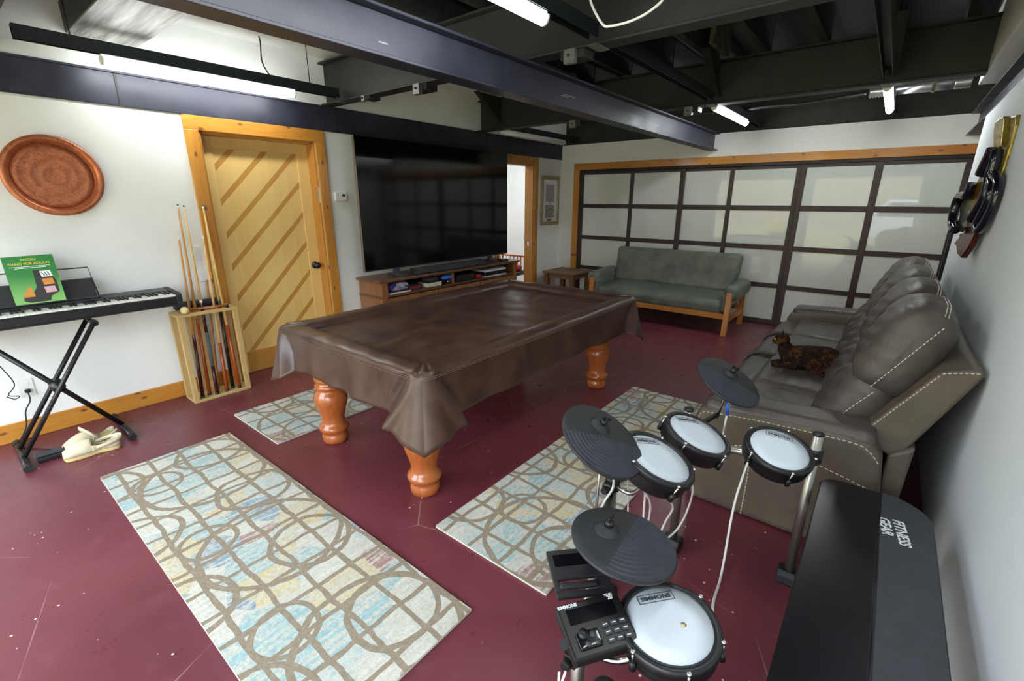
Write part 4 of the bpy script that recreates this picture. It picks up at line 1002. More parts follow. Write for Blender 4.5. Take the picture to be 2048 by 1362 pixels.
# kick tower and pedal below the snare
kt = MB().pillow(.09, .06, .09, .04, (0, 0, 0), T(-.30, .80, .30)).build('kick_pad', M_rub, dk)
MB().tube([(-.30, .80, .22), (-.30, .80, .02)], .016, 12).build('kick_post', M_alu, dk)
box('kick_foot', M_black, dk, -.40, -.20, .74, .90, 0, .03, .008)
pdl = MB().prism([(.55, .03), (.76, .075), (.76, .09), (.55, .045)], 0, -.335, -.265).build('kick_pedal', M_alu, dk, .004)
text('pedal_logo', 'SIMMONS', M_ink, pdl, T(-.30, .65, .069) @ rot('X', 12), .018, .0003)

# ------------------------------------------------------------------ weight bench
M_vinyl = mottled('glossy_black_vinyl', srgb(16, 14, 19), srgb(24, 21, 28), 6, .28, 0, .12, 60, 4, .5)
M_matv = mottled('matt_charcoal_vinyl', srgb(52, 56, 62), srgb(60, 64, 70), 20, .6, 0, .08, 200)
bn = thing('weight_bench', (.15, 1.35, 0), 'black padded weight bench with a charcoal side panel by the grey wall', 'bench')
BZ = .45
def outline(x0, x1, y0, y1, rl, rr_, k=10):
    P = [(x0, y0), (x1, y0)]
    P += [(x1-rr_+rr_*math.cos(PI/2*j/k), y1-rr_+rr_*math.sin(PI/2*j/k)) for j in range(k+1)]
    P += [(x0+rl-rl*math.sin(PI/2*j/k), y1-rl+rl*math.cos(PI/2*j/k)) for j in range(k+1)]
    return P
MB().prism(outline(-.035, .158, .62, 2.14, .07, .004), 2, BZ-.075, BZ-.002, smooth=False).build('pad', M_vinyl, bn, .028, 4)
MB().prism(outline(.162, .312, .62, 2.15, .004, .14), 2, BZ-.075, BZ-.004).build('side_panel', M_matv, bn, .006, 3)
MB().tube([(.160, .62, BZ-.006), (.160, 2.15, BZ-.006)], .0045, 8).build('piping', M_vinyl, bn)
pts = [(p[0], p[1], BZ-.012) for p in outline(-.035, .312, .62, 2.145, .07, .14)]
MB().tube(pts[1:], .004, 6).build('edge_piping', M_vinyl, bn)
LM = basis(hit(1787, 1061, 2, BZ-.0035), pdir((1786, 1040), (1801, 1092), BZ), pdir((1786, 1040), (1806, 1034), BZ))
text('logo_print', 'FITNESS', M_print, bn, LM @ T(0, .021, 0), .046, .0003, shear=.12, bold=.0010, sx=.94)
text('logo_print', 'GEAR', M_print, bn, LM @ T(-.016, -.021, 0), .046, .0003, shear=.12, bold=.0010, sx=.94)
box('frame_tube', M_black, bn, .12, .18, .64, 2.05, BZ-.13, BZ-.076, .005)
for y in (.75, 1.95):
    box('leg', M_black, bn, .12, .18, y-.03, y+.03, .04, BZ-.13, .005); box('foot_bar', M_black, bn, -.03, .31, y-.03, y+.03, .0, .04, .006)
# ------------------------------------------------------------------ left wall
M_copper = mat('hammered_copper', srgb(178, 100, 66), .36, .6); nt, b = parts(M_copper); v = coords(nt)
n1 = noise(nt, v, 26, 6, .7); vo = node(nt, 'ShaderNodeTexVoronoi', {'Vector': v, 'Scale': 75.0})
nt.links.new(ramp(nt, n1, [(.35, srgb(164, 92, 60)), (.62, srgb(198, 120, 80))]), b.inputs['Base Color'])
M_copp2 = mat('engraved_copper', srgb(170, 98, 66), .5, .45); nt, b = parts(M_copp2); v = coords(nt)
n1 = noise(nt, v, 34, 6, .75, 1.5); nt.links.new(ramp(nt, n1, [(.36, srgb(150, 84, 56)), (.62, srgb(196, 122, 84))]), b.inputs['Base Color']); bump(nt, b, n1, .25, .006)
ty = thing('copper_tray', (LX+.02, .623, 1.43), 'large round engraved copper tray hanging on the white wall', 'tray')
MM = T(LX+.012, .623, 1.688) @ rot('Y', 90)
R = .247
MB().lathe([(0, .008), (R*.2, .008), (R*.22, .011), (R*.25, .008), (R*.42, .008), (R*.44, .011), (R*.47, .008), (R*.66, .008), (R*.68, .011), (R*.70, .009), (R*.785, .009), (R*.785, .0035), (0, .0035)], 72, MM).build('engraved_disc', M_copp2, ty)
MB().lathe([(0, .003), (R*.78, .003), (R*.80, .006), (R*.835, .020), (R*.87, .033), (R*.91, .037), (R*.965, .035), (R*.99, .031), (R, .025), (R*.985, .019), (R*.86, .012), (R*.80, .0), (0, 0)], 72, MM).build('rim', M_copper, ty)
th = thing('thermostat', (LX, 2.665, 1.52), 'small white thermostat with grey screen between door and television', 'thermostat')
MB().box(LX, LX+.028, 2.60, 2.73, 1.535, 1.618).build('case', M_white, th, .008, 3); box('display', M_grey, th, LX+.028, LX+.0285, 2.675, 2.705, 1.575, 1.60); box('button', M_black, th, LX+.028, LX+.029, 2.625, 2.632, 1.59, 1.597); box('base', M_white, th, LX, LX+.012, 2.63, 2.70, 1.52, 1.536)
def plate(name, label, y0, y1, z0, z1, kind):
    t = thing(name, (LX, (y0+y1)/2, z0), label, 'outlet' if kind == 'o' else 'switch'); yc = (y0+y1)/2; zc = (z0+z1)/2
    box('plate', M_white, t, LX, LX+.006, y0, y1, z0, z1, .003)
    for dz in ((-.022, .022) if kind == 'o' else (0,)):
        s_ = box('socket' if kind == 'o' else 'rocker', M_white, t, LX+.006, LX+.009, yc-.016, yc+.016, zc+dz-(.013 if kind == 'o' else .032), zc+dz+(.013 if kind == 'o' else .032), .002)
    return t
plate('wall_outlet', 'white wall outlet with a black plug above the pine skirting', .170, .248, .285, .402, 'o')
plate('light_switch', 'white light switch plate behind the upright cues', 1.303, 1.375, 1.07, 1.19, 's')
pg = thing('power_cord', (LX+.03, .2, 0), 'thin black power cord from the wall outlet down to the floor', 'cord')
MB().box(LX+.0095, LX+.032, .195, .222, .315, .338).build('plug', M_black, pg, .005)
MB().tube(smooth_path([(LX+.03, .208, .325), (LX+.06, .205, .27), (LX+.05, .17, .20), (LX+.06, .15, .10), (LX+.07, .10, .02), (LX+.12, .07, .006), (LX+.25, .15, .006), (LX+.38, .24, .006)], 8), .004, 6).build('cord', M_cableb, pg)
kc = MB().tube(smooth_path([(-4.19, .02, .80), (-4.22, .08, .66), (-4.23, .13, .52), (-4.24, .16, .40), (-4.25, .12, .335), (-4.24, .165, .315), (-4.25, .14, .30), (-4.24, .11, .33)], 8), .003, 6).build('adapter_cord', M_cableb); tag(kc, 'thin wavy black cord hanging behind the keyboard stand', 'cord')

# framed picture
M_gold = mottled('champagne_gilt', srgb(150, 136, 100), srgb(176, 162, 122), 12, .35, .6)
M_mat = mat('white_mount_board', srgb(222, 228, 230), .7)
M_scroll = mottled('grey_print', srgb(150, 140, 142), srgb(176, 168, 168), 40, .7)
M_photo = mottled('group_photo_print', srgb(30, 26, 24), srgb(190, 180, 160), 55, .5, lo=.42, hi=.55)
pf = thing('framed_picture', (LX+.012, 6.33, 1.165), 'tall gilt framed print and photograph hanging beside the far doorway', 'picture')
py0, py1, pz0, pz1 = 6.085, 6.575, 1.17, 1.905
for a in ((py0, py1, pz0, pz0+.05), (py0, py1, pz1-.05, pz1), (py0, py0+.05, pz0+.05, pz1-.05), (py1-.05, py1, pz0+.05, pz1-.05)): box('frame_bar', M_gold, pf, LX+.001, LX+.028, a[0], a[1], a[2], a[3], .006)
box('mount', M_mat, pf, LX+.001, LX+.010, py0+.05, py1-.05, pz0+.05, pz1-.05)
box('print', M_scroll, pf, LX+.010, LX+.0112, py0+.13, py1-.13, 1.52, 1.78); box('photo', M_photo, pf, LX+.010, LX+.0112, py0+.12, py1-.13, 1.275, 1.475); box('caption', M_ink, pf, LX+.010, LX+.0112, 6.29, 6.35, 1.494, 1.504); box('caption', mat('copper_plaque', srgb(150, 90, 60), .4, .5), pf, LX+.010, LX+.0115, 6.26, 6.38, 1.232, 1.258)

# ------------------------------------------------------------------ keyboard, stand, book
kb = thing('digital_piano', (-4.06, .44, .80), 'slim black digital piano with white keys on the folding stand', 'keyboard')
KX0, KX1, KY0, KY1, KZ = -4.215, -3.935, -.235, 1.085, .820
MB().prism([(KX0, KZ), (KX1, KZ), (KX1, KZ+.052), (KX1-.012, KZ+.058), (KX1-.155, KZ+.058), (KX1-.16, KZ+.085), (KX0, KZ+.09)], 1, KY0+.035, KY1-.035).build('case', M_black, kb, .003, 1)
for y0 in (KY0, KY1-.035): MB().prism([(KX0, KZ+.012), (KX1+.002, KZ+.012), (KX1+.002, KZ+.072), (KX1-.02, KZ+.080), (KX0, KZ+.092)], 1, y0, y0+.035).build('end_block', M_blackm, kb, .005)
box('underside', M_blackm, kb, KX0+.02, KX1-.01, KY0+.02, KY1-.02, KZ-.012, KZ+.0, .003)
wk = MB(); bk = MB(); pit = (KY1-.035-(KY0+.035))/52
for i in range(52):
    a = KY0+.035+i*pit; wk.box(KX1-.150, KX1-.008, a+.0008, a+pit-.0008, KZ+.058, KZ+.0685)
    if (i % 7) not in (2, 6) and i < 51: bk.box(KX1-.150, KX1-.060, a+pit-.0055, a+pit+.0055, KZ+.0685, KZ+.081)
M_ivory = mat('white_keys', srgb(232, 232, 226), .3)
tag(wk.build('white_keys', M_ivory, kb), kind='stuff'); tag(bk.build('black_keys', M_black, kb), kind='stuff')
mr = MB().tube([(-4.165, .672, KZ+.085), (-4.205, .655, KZ+.285), (-4.205, -.08, KZ+.285), (-4.165, -.10, KZ+.085)], .004, 6)
mr.build('rest_wire', M_black, kb); MB().prism([(-4.168, KZ+.088), (-4.160, KZ+.088), (-4.190, KZ+.215), (-4.196, KZ+.215)], 1, -.09, .662).build('music_rest', M_blackm, kb)
box('rest_ledge', M_grey, kb, -4.17, -4.128, -.10, .675, KZ+.088, KZ+.094, .002)
ks = thing('keyboard_stand', (-3.95, .32, 0), 'black folding cross-legged stand carrying the digital piano', 'stand')
for x in (-3.87, -4.05): MB().tube([(x, .085, .035), (x, .565, .795)], .0135, 10).build('leg', M_black, ks)
MB().tube([(-3.962, .585, .035), (-3.962, .055, .795)], .0155, 10).build('leg', M_black, ks)
MB().lathe([(.036, -.05), (.036, .05)], 18, T(-3.962, .325, .415) @ rot('Y', 90)).build('pivot_hub', M_black, ks); MB().lathe([(.02, .05), (.024, .07), (.0, .074)], 12, T(-3.962, .325, .415) @ rot('Y', 90)).build('knob', M_black, ks)
for y, z in ((.085, .022), (.585, .022)):
    MB().tube([(-4.17, y, z), (-3.745, y, z)], .018, 10).build('foot_bar', M_black, ks)
    for x in (-4.18, -3.735): MB().tube([(x-.025, y, .022), (x+.025, y, .022)], .0215, 10).build('rubber_end', M_blackm, ks)
for y in (.565, .055):
    MB().tube([(-4.19, y, .787), (-3.90, y, .787)], .0155, 10).build('arm', M_black, ks); MB().tube([(-3.915, y+.005, .787), (-3.875, y+.005, .785)], .0195, 10).build('rubber_end', M_blackm, ks)
pd = thing('sustain_pedal', (-3.83, .14, 0), 'black sustain pedal lying beside the keyboard stand foot', 'pedal')
MB().box(-3.90, -3.79, .135, .255, .0, .03, None).build('base', M_black, pd, .006); MB().prism([(.13, .03), (.27, .03), (.27, .036), (.13, .045)], 0, -3.875, -3.815).build('plate', M_grey, pd, .003)
bo = thing('music_book', (-4.13, .39, KZ+.095), 'green piano lesson book leaning on the music rest', 'book')
M_gcov = mat('green_cover', srgb(40, 160, 60), .35); nt, b = parts(M_gcov); v = coords(nt); gs = node(nt, 'ShaderNodeSeparateXYZ', {0: v})
nt.links.new(ramp(nt, mth(nt, 'DIVIDE', gs.outputs[2], .30), [(.08, srgb(120, 180, 90)), (.6, srgb(22, 118, 42))]), b.inputs['Base Color'])
Bo = Vector((-4.136, .270, KZ+.0955)); BX = Vector((.03, .225, .006)).normalized(); BU = Vector((-.045, .0, .285)).normalized()
BM = basis(Bo, BX, BU); BW, BH = .228, .292
pgs = MB().box(0, BW, 0, BH, -.008, -.0005, BM).build('pages', M_paper, bo); cvr = MB().box(-.001, BW+.001, -.001, BH+.001, -.0005, .0005, BM).build('front_cover', M_gcov, bo)
M_yel = mat('yellow_ink', srgb(214, 190, 50), .5); M_blk = mat('black_ink_print', srgb(30, 22, 20), .4); M_org = mat('orange_ink', srgb(205, 130, 40), .5); M_pink = mat('pink_ink', srgb(205, 160, 170), .5)
text('title_print', 'BASTIEN', M_yel, cvr, BM @ T(BW*.5, BH*.925, .0008), .018, .0002, bold=.0002)
text('title_print', 'PIANO FOR ADULTS', M_yel, cvr, BM @ T(BW*.5, BH*.84, .0008), .0205, .0002, bold=.0003)
for zz, w0 in ((.775, .8), (.745, .62)): MB().box(BW*(.5-w0/2), BW*(.5+w0/2), BH*zz, BH*zz+.003, .0004, .0008, BM).build('subtitle_line', M_print, cvr)
MB().prism([(BW*x, BH*y) for x, y in ((.18, .06), (.30, .02), (.70, .02), (.74, .12), (.93, .20), (.93, .45), (.80, .68), (.52, .70), (.50, .34), (.42, .24), (.2, .18))], 2, .0004, .0009, BM).build('piano_picture', M_blk, cvr)
for y0, m_ in ((.54, M_print), (.37, M_org), (.20, M_pink)):
    q_ = MB().prism([(BW*x, BH*y) for x, y in ((.66, y0), (.88, y0+.0), (.86, y0+.13), (.64, y0+.13))], 2, .0009, .0013, BM).build('cover_picture', m_, cvr)
for k in range(3): MB().prism([(BW*x, BH*y) for x, y in ((.66+.06*k, .65), (.68+.06*k, .65), (.74+.05*k, .56), (.72+.05*k, .56))], 2, .0013, .0016, BM).build('picture_stripe', M_blk, cvr)
for (x0, x1, y0, y1) in ((.20, .42, .14, .24), (.30, .40, .24, .34)): MB().box(BW*x0, BW*x1, BH*y0, BH*y1, .0009, .0013, BM).build('stool_picture', M_org, cvr)

# ------------------------------------------------------------------ clogs
M_clog = mottled('cream_leather', srgb(214, 206, 178), srgb(196, 184, 150), 8, .6, bs=.15, bscale=60); M_sole = mat('yellowed_sole', srgb(206, 186, 126), .6)
def clog(name, loc, rz, label, strap_up):
    t = thing(name, loc, label, 'shoe', 'pair of cream clogs'); MM = T(*loc) @ rot('Z', rz)
    def half(u): return .052*(1-.30*math.exp(-((u-.62)/.16)**2)) * (max(0, 1-((u-.5)/.505)**8))**.5 * (1.0-.12*u) * (1 if u > .5 else 1)
    L = .285; n = 24
    def ring_(k, m, wd, zz): 
        u = k/n; return u
    so = MB(); top = []; 
    P = [(L*(k/n-.5), half(k/n)) for k in range(n+1)] + [(L*(k/n-.5), -half(k/n)) for k in range(n-1, 0, -1)]
    so.prism(P, 2, .0, .030, MM); so.build('sole', M_sole, t, .008, 2)
    def up(u, v):                          # shoe upper: front vamp + low sides
        k = u; x = L*(k-.5); a = PI*v; h_ = half(k)*.98
        H = (.075-.02*((k-.25)/.25)**2 if k < .52 else .030) if k < .52 else .030+.018*max(0, (k-.8)/.2)
        return MM @ Vector((x, h_*math.cos(a), .028+H*math.sin(a)**.7 if k < .5 else .028+H*math.sin(a)))
    va = MB(); va.grid(lambda u, v: MM @ Vector((L*(.02+.48*u-.5), half(.02+.48*u)*.985*math.cos(PI*v), .026+(.030+.048*math.sin(PI*.5*min(1, u*1.25)))*max(0, math.sin(PI*v))**.75)), 14, 16); va.build('upper', M_clog, t, solid=.004)
    for sg in (-1, 1):
        MB().grid(lambda u, v: MM @ Vector((L*(.49+.49*u-.5), sg*half(.49+.49*u)*.985, .026+v*(.030+.012*math.cos(u*PI*2)))), 12, 3).build('side_wall', M_clog, t, solid=.005)
    MB().pillow(L*.44, .034, .004, .004, (0, 0, 0), MM @ T(.0, 0, .032), 6).build('insole', M_sole, t)
    if strap_up: pts = [(.02, -.05, .055), (-.01, -.045, .10), (-.04, .0, .135), (-.02, .045, .10), (.02, .05, .055)]
    else: pts = [(.02, -.05, .052), (.08, -.055, .062), (.135, -.035, .07), (.15, 0, .073), (.135, .035, .07), (.08, .055, .062), (.02, .05, .052)]
    q = MB(); S_ = smooth_path(pts, 6); V = []
    for p in S_: V += [tuple(p+Vector((0, 0, -.012))), tuple(p+Vector((0, 0, .012)))]
    q.add(V, [(2*i, 2*i+1, 2*i+3, 2*i+2) for i in range(len(S_)-1)], True, MM); q.build('heel_strap', M_clog, t, solid=.006)
    return t
clog('clog', (-3.70, .375, 0), 83, 'cream clog with heel strap down on the maroon floor', False)
clog('clog', (-3.845, .395, 0), 100, 'cream clog lying behind the other with its strap flipped up', True)

# ------------------------------------------------------------------ cue rack
M_rackw = wood('bare_pine_rack', srgb(206, 178, 120), srgb(178, 142, 84), 'z', .6, 10)
M_racky = wood('bare_pine_rack_rail', srgb(206, 178, 120), srgb(178, 142, 84), 'y', .6, 10)
rk = thing('cue_rack', (-4.13, 1.275, 0), 'open bare pine cue rack standing against the white wall', 'rack')
rx0, rx1, ry0, ry1, rzt = -4.235, -4.035, 1.055, 1.475, .715
for y in (ry0, ry1-.035):
    for x in (rx0, rx1-.035): box('post', M_rackw, rk, x, x+.035, y, y+.035, .022, rzt-.022, .002)
def ladder(z0, z1):
    for a in ((rx0, rx0+.04, ry0, ry1), (rx1-.04, rx1, ry0, ry1), (rx0+.04, rx1-.04, ry0, ry0+.04), (rx0+.04, rx1-.04, ry1-.04, ry1)): box('top_bar' if z0 > .3 else 'bottom_bar', M_racky, rk, *a, z0, z1, .002)
ladder(rzt-.022, rzt); box('bottom_board', M_racky, rk, rx0, rx1, ry0, ry1, 0, .022, .002)
box('back_board', M_rackw, rk, rx0-.012, rx0, ry0+.10, ry0+.24, .022, rzt-.03, .002)
M_maple = wood('maple_shaft', srgb(220, 186, 120), srgb(200, 160, 92), 'z', .35, 12); M_mapl2 = wood('amber_shaft', srgb(198, 146, 78), srgb(172, 116, 54), 'z', .35, 12)
M_bmar = mat('dark_maroon_butt', srgb(58, 18, 24), .25); M_bred = mat('red_brown_butt', srgb(152, 66, 26), .25); M_bblk = mat('black_butt', srgb(24, 20, 22), .25); M_wrap = mottled('grey_linen_wrap', srgb(70, 76, 82), srgb(92, 98, 104), 200, .8)
M_ferr = mat('white_ferrule', srgb(232, 228, 214), .4); M_chalk = mat('green_tip', srgb(40, 92, 92), .8)
def cue(a, b_, shaft, butt, label, wrap=None, white_tip=False, frac=.42):
    a, b_ = Vector(a), Vector(b_); d = b_-a; L = d.length; MM = T(*a) @ d.to_track_quat('Z', 'Y').to_matrix().to_4x4()
    t = thing('pool_cue', tuple(a), label, 'cue', 'cues in the pine rack')
    rf = lambda q: .0145-.0085*q
    def seg(name, q0, q1, m, ex=0): MB().lathe([(rf(q0)+ex, q0*L), (rf((q0+q1)/2)+ex, (q0+q1)/2*L), (rf(q1)+ex, q1*L)], 14, MM).build(name, m, t)
    seg('bumper', 0, .012, M_black, .0008)
    if wrap:
        seg('butt', .012, .16, butt); seg('wrap', .16, .34, wrap, .0004); seg('forearm', .34, .50, butt); seg('joint', .50, .515, M_ferr); q = .515
    else: seg('butt', .012, frac, butt); q = frac
    seg('shaft', q, .975, shaft); seg('ferrule', .975, .992, M_ferr); seg('tip', .992, 1, M_ferr if white_tip else M_chalk)
fz = .024
cue((-4.095, 1.180, fz), hit(355, 408, 0, LX+.045), M_mapl2, M_bred, 'amber pool cue with green tip leaning highest beside the wall')
cue((-4.060, 1.225, fz), hit(367, 411, 0, LX+.05), M_maple, M_bmar, 'pool cue with grey linen wrap and white joint ring', M_wrap)
cue((-4.060, 1.395, fz), hit(405, 410, 0, LX+.05), M_maple, M_bred, 'pale pool cue with red-brown butt leaning on the door casing', frac=.36)
cue((-4.065, 1.120, fz), hit(357, 473, 0, LX+.05), M_mapl2, M_bmar, 'shorter pool cue with white tip and dark maroon butt', None, True, .40)
cue((-4.065, 1.300, fz), hit(405.5, 471, 0, LX+.06), M_maple, M_bred, 'shorter pale pool cue with white tip and red-brown butt', None, True, .32)
cue((-4.105, 1.360, fz), hit(407, 416, 0, LX+.03), M_maple, M_bblk, 'pool cue with a long black butt behind the pale cue', None, False, .50)
br = thing('bridge_stick', (-4.17, 1.29, fz), 'short brown bridge stick with a thin cross piece in the rack', 'bridge stick', )
p1 = hit(413.5, 560, 0, LX+.04); MB().tube([(-4.17, 1.27, fz), p1], [.012, .008], 10).build('shaft', M_mapl2, br); MB().tube([p1+Vector((0, -.05, -.01)), p1+Vector((0, .06, -.005))], .003, 6).build('cross_piece', M_chrome, br)
cbq = MB().ball((-4.055, 1.115, rzt+.0285), .0285, n=20).build('cue_ball', mat('ivory_ball', srgb(232, 222, 160), .15)); tag(cbq, 'ivory white cue ball resting on the pine rack', 'ball')
bgx = thing('cue_case', (-4.16, 1.31, rzt), 'black soft cue case lying over the top of the rack', 'case')
MB().tube(smooth_path([(-4.232, 1.10, rzt+.032), (-4.235, 1.20, rzt+.032), (-4.235, 1.32, rzt+.032), (-4.23, 1.44, rzt+.032)], 6), [.022]+[.030]*16+[.034, .024], 12, flat=1.0).build('body', M_blackm, bgx); MB().tube([(-4.155, 1.16, rzt+.012), (-4.10, 1.30, rzt+.012), (-4.10, 1.42, rzt+.012)], .010, 8).build('brown_strap', M_oak, bgx)
ck = thing('chalk_cube', (-4.05, 1.425, rzt), 'small dark chalk holder on the rack corner', 'chalk')
MB().lathe([(.011, 0), (.011, .022), (.008, .024)], 12, T(-4.055, 1.41, rzt)).build('holder', M_black, ck); MB().lathe([(.008, .024), (.008, .030)], 12, T(-4.055, 1.41, rzt)).build('chalk', M_chalk, ck)

# ------------------------------------------------------------------ glazed sculpture on the right wall
M_glg = mottled('crackled_gold_glaze', srgb(190, 170, 84), srgb(120, 104, 40), 34, .25, .5, .5, 60, 6); M_cob = mat('cobalt_dark_glaze', srgb(26, 24, 40), .15, .2, coat=.6); M_amb = mottled('amber_glaze', srgb(176, 134, 34), srgb(86, 52, 14), 40, .2, .4, .5, 70); M_rdg = mottled('oxblood_glaze', srgb(110, 36, 22), srgb(44, 18, 22), 30, .2, .3, .4, 60); M_sil = mottled('silver_green_glaze', srgb(130, 138, 120), srgb(70, 78, 70), 40, .25, .5, .5, 60)
wa = thing('wall_sculpture', (.36, 4.2, 1.1), 'tall glazed metal wall sculpture of gold plates and dark interlocked rings', 'sculpture')
A0 = Vector((.36, 3.72, 0)); A1 = Vector((.27, 4.35, 0)); an = (A1-A0).normalized(); nn = Vector((-an.y, an.x, 0)); nn = nn if nn.dot(Vector((-1, -1, 0))) > 0 else -nn
def wp(x, y, out=0):                    # where the sight line meets the sculpture's own upright plane
    d = ray(x, y); o = Vector((0, 0, HCAM)); t = (A0+nn*out-o).dot(nn)/d.dot(nn); return o+d*t
ZS = .26435
zp = lambda x, y: (1850+x*ZS, 200+y*ZS)
def slab(pts, out, th_, m, name, bev=.006):
    P = [wp(*zp(*p), out) for p in pts]; Q = [p-nn*th_ for p in P]; n = len(P)
    MB().add([tuple(p) for p in P+Q], [tuple(range(n)), tuple(reversed(range(n, 2*n)))]+[(i, (i+1) % n, n+(i+1) % n, n+i) for i in range(n)]).build(name, m, wa, bev, 3)
def loop(pts, out, r, m, name, closed=False):
    P = [wp(*zp(*p), out) for p in pts]; MB().tube(smooth_path(P, 6), r, 10).build(name, m, wa)
slab([(528, 165), (590, 122), (600, 150), (575, 355), (515, 368), (515, 250)], .02, .03, M_glg, 'gold_plate')
slab([(603, 140), (690, 112), (685, 190), (640, 350), (568, 578), (530, 540), (565, 380), (590, 260)], .0, .03, M_glg, 'gold_plate')
loop([(522, 365), (500, 420), (460, 500), (430, 560)], .04, .030, M_cob, 'dark_arm'); loop([(548, 380), (530, 460), (505, 540), (480, 640), (450, 740), (400, 830), (350, 900)], .03, .026, M_cob, 'dark_arm')
slab([(420, 565), (455, 580), (452, 660), (400, 770), (335, 890), (330, 800), (360, 680)], .03, .025, M_amb, 'amber_plate')
loop([(360, 630), (320, 720), (262, 730), (225, 820), (208, 930), (230, 985)], .05, .024, M_cob, 'dark_ring'); slab([(270, 720), (335, 705), (335, 800), (300, 960), (262, 1000), (225, 975), (258, 880)], .03, .02, M_sil, 'silver_plate')
loop([(520, 560), (555, 610), (550, 700), (510, 820), (455, 930), (405, 985), (395, 940), (440, 850), (490, 740), (510, 640), (500, 590)], .03, .022, M_cob, 'dark_ring')
slab([(380, 860), (350, 880), (300, 990), (215, 1085), (235, 1110), (240, 1165), (270, 1195), (330, 1110), (390, 985), (400, 900)], .02, .028, M_rdg, 'red_tail')
for z_ in (1.35, 1.75): MB().tube([(RX, 4.0, z_), (.34, 4.02, z_)], .012, 8).build('wall_mount', M_black, wa)
# dark framed panel standing past the end of the right wall
lpn = thing('leaning_frame', (.44, 5.4, 0), 'narrow black framed panel standing past the end of the grey wall', 'panel')
for x_ in (.385, .53): box('frame_side', M_black, lpn, x_, x_+.022, 5.30, 5.335, 0, 1.30, .004)
for z_ in (0, 1.275): box('frame_end', M_black, lpn, .407, .53, 5.302, 5.333, z_, z_+.025, .004)
box('panel', M_galv, lpn, .407, .53, 5.312, 5.320, .025, 1.275)

# ------------------------------------------------------------------ room beyond the doorway
hc = thing('wooden_armchair', (-4.9, 5.55, 0), 'brown slatted wooden armchair seen through the far doorway', 'chair')
cx0, cx1, cy0, cy1 = -5.15, -4.62, 5.62, 6.2
for x in (cx0, cx1):
    for y in (cy0, cy1): box('leg', M_oak, hc, x-.022, x+.022, y-.022, y+.022, 0, .64 if x == cx1 else .80, .003)
for y in (cy0, cy1):
    box('arm', M_oak, hc, cx0-.03, cx1+.05, y-.035, y+.035, .64, .665, .005)
    for k in range(6): box('spindle', M_oak, hc, cx0+.08+k*.075, cx0+.095+k*.075, y-.008, y+.008, .40, .64)
box('seat', M_dark, hc, cx0-.02, cx1+.02, cy0-.02, cy1+.02, .37, .42, .012); box('back_rail', M_oak, hc, cx0-.02, cx0+.02, cy0, cy1, .76, .84, .005)
for k in range(7): box('back_slat', M_oak, hc, cx0-.008, cx0+.008, cy0+.06+k*.075, cy0+.085+k*.075, .42, .76)
MB().pillow(.06, .08, .05, .045, (0, 0, 0), T(-4.72, 6.05, .472)).build('red_cushion', M_red, hc)
ht = thing('hall_table', (-5.7, 5.6, 0), 'light brown table in the white room beyond the doorway', 'table')
box('top', M_tvst, ht, -6.1, -5.35, 5.0, 6.35, .74, .77, .006)
for x in (-6.05, -5.4):
    for y in (5.05, 6.3): box('leg', M_tvsz, ht, x-.025, x+.025, y-.025, y+.025, 0, .74, .003)

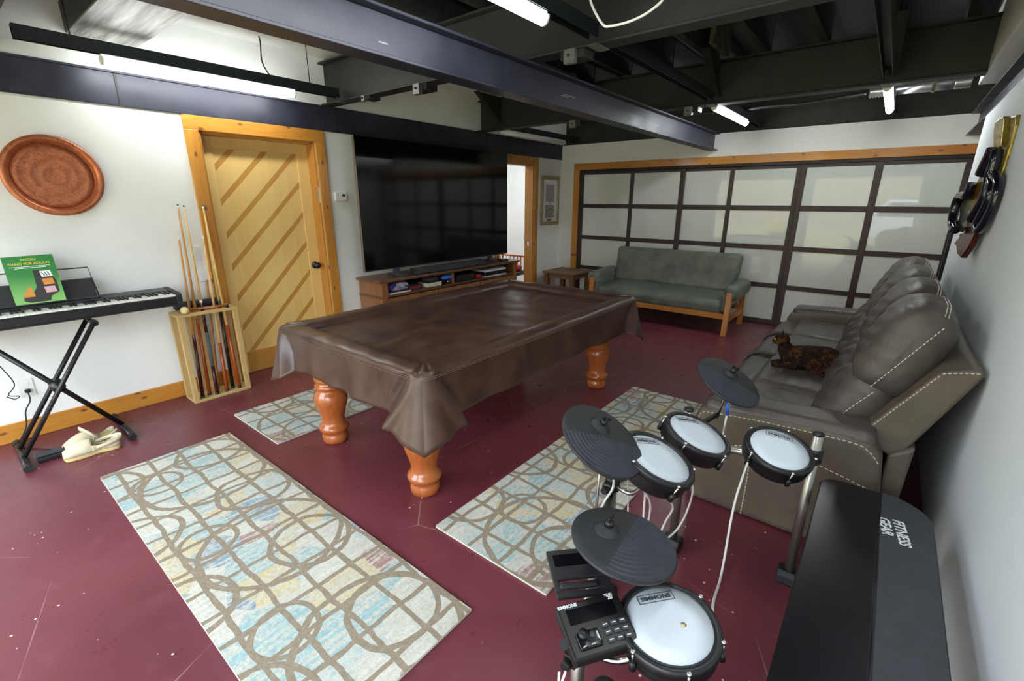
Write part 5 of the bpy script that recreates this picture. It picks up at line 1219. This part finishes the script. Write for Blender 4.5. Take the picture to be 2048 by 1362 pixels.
# ------------------------------------------------------------------ outdoors, seen only as reflections in the glass doors
M_carw = mat('white_car_paint', srgb(225, 228, 232), .25, coat=.5); M_cargl = mat('car_glass', srgb(60, 75, 85), .1); M_tyre = mat('tyre', srgb(26, 26, 26), .8); M_mgr = mat('green_mower_paint', srgb(30, 110, 50), .35); M_mye = mat('yellow_mower_seat', srgb(220, 190, 40), .5)
car = thing('parked_suv', (.6, -8.0, -.06), 'white parked sport utility car mirrored in the glass doors', 'car')
cz = -.06
MB().prism([(-2.2, .35), (2.2, .35), (2.25, .75), (2.1, .95), (1.15, 1.02), (.55, 1.62), (-1.6, 1.66), (-2.15, 1.1), (-2.25, .7)], 1, -9.0, -7.1, T(1.4, 0, cz)).build('body', M_carw, car, .06, 3)
MB().prism([(1.0, 1.05), (.5, 1.55), (-1.55, 1.58), (-1.95, 1.12)], 1, -9.01, -7.09, T(1.4, 0, cz)).build('side_window', M_cargl, car, .02)
for x in (-1.4, 1.4):
    for y in (-8.95, -7.15): 
        w_ = MB().lathe([(.20, -.11), (.34, -.11), (.36, -.08), (.36, .08), (.34, .11), (.20, .11)], 24, T(1.4+x, y, .36+cz) @ rot('X', 90)).build('wheel', M_tyre, car); MB().lathe([(.21, -.1), (.21, .1)], 18, T(1.4+x, y, .36+cz) @ rot('X', 90)).build('hub', M_alu, w_)
mw = thing('riding_mower', (-3.0, -4.2, -.06), 'green and yellow riding mower mirrored in the glass doors', 'mower')
MX, MY = -2.9, -4.3
MB().prism([(-.8, .35), (.1, .35), (.1, .75), (-.1, .82), (-.7, .78), (-.85, .6)], 0, MX-.25, MX+.25, T(0, MY, cz)).build('hood', M_mgr, mw, .05, 3)
MB().pillow(.22, .24, .06, .05, (0, 0, 0), T(MX, MY+.55, .68+cz)).build('seat', M_mye, mw); MB().pillow(.22, .05, .2, .045, (0, 0, 0), T(MX, MY+.80, .88+cz)).build('seat_back', M_mye, mw)
MB().box(MX-.4, MX+.4, MY-.2, MY+.75, .22+cz, .42+cz).build('deck', M_mgr, mw, .03); MB().tube([(MX, MY-.05, .7+cz), (MX, MY+.2, 1.0+cz)], .02, 8).build('steering_column', M_black, mw)
MB().tube([(MX+.17*math.cos(2*PI*k/16), MY+.2+.16*math.sin(2*PI*k/16), 1.0+cz+.05*math.sin(2*PI*k/16)) for k in range(17)], .015, 6).build('steering_wheel', M_black, mw)
for x, y, r_ in ((-.38, -.55, .2), (.38, -.55, .2), (-.42, .55, .28), (.42, .55, .28)): MB().lathe([(r_*.5, -.1), (r_, -.09), (r_, .09), (r_*.5, .1)], 20, T(MX+x, MY+y, r_+cz) @ rot('Y', 90)).build('wheel', M_tyre, mw)
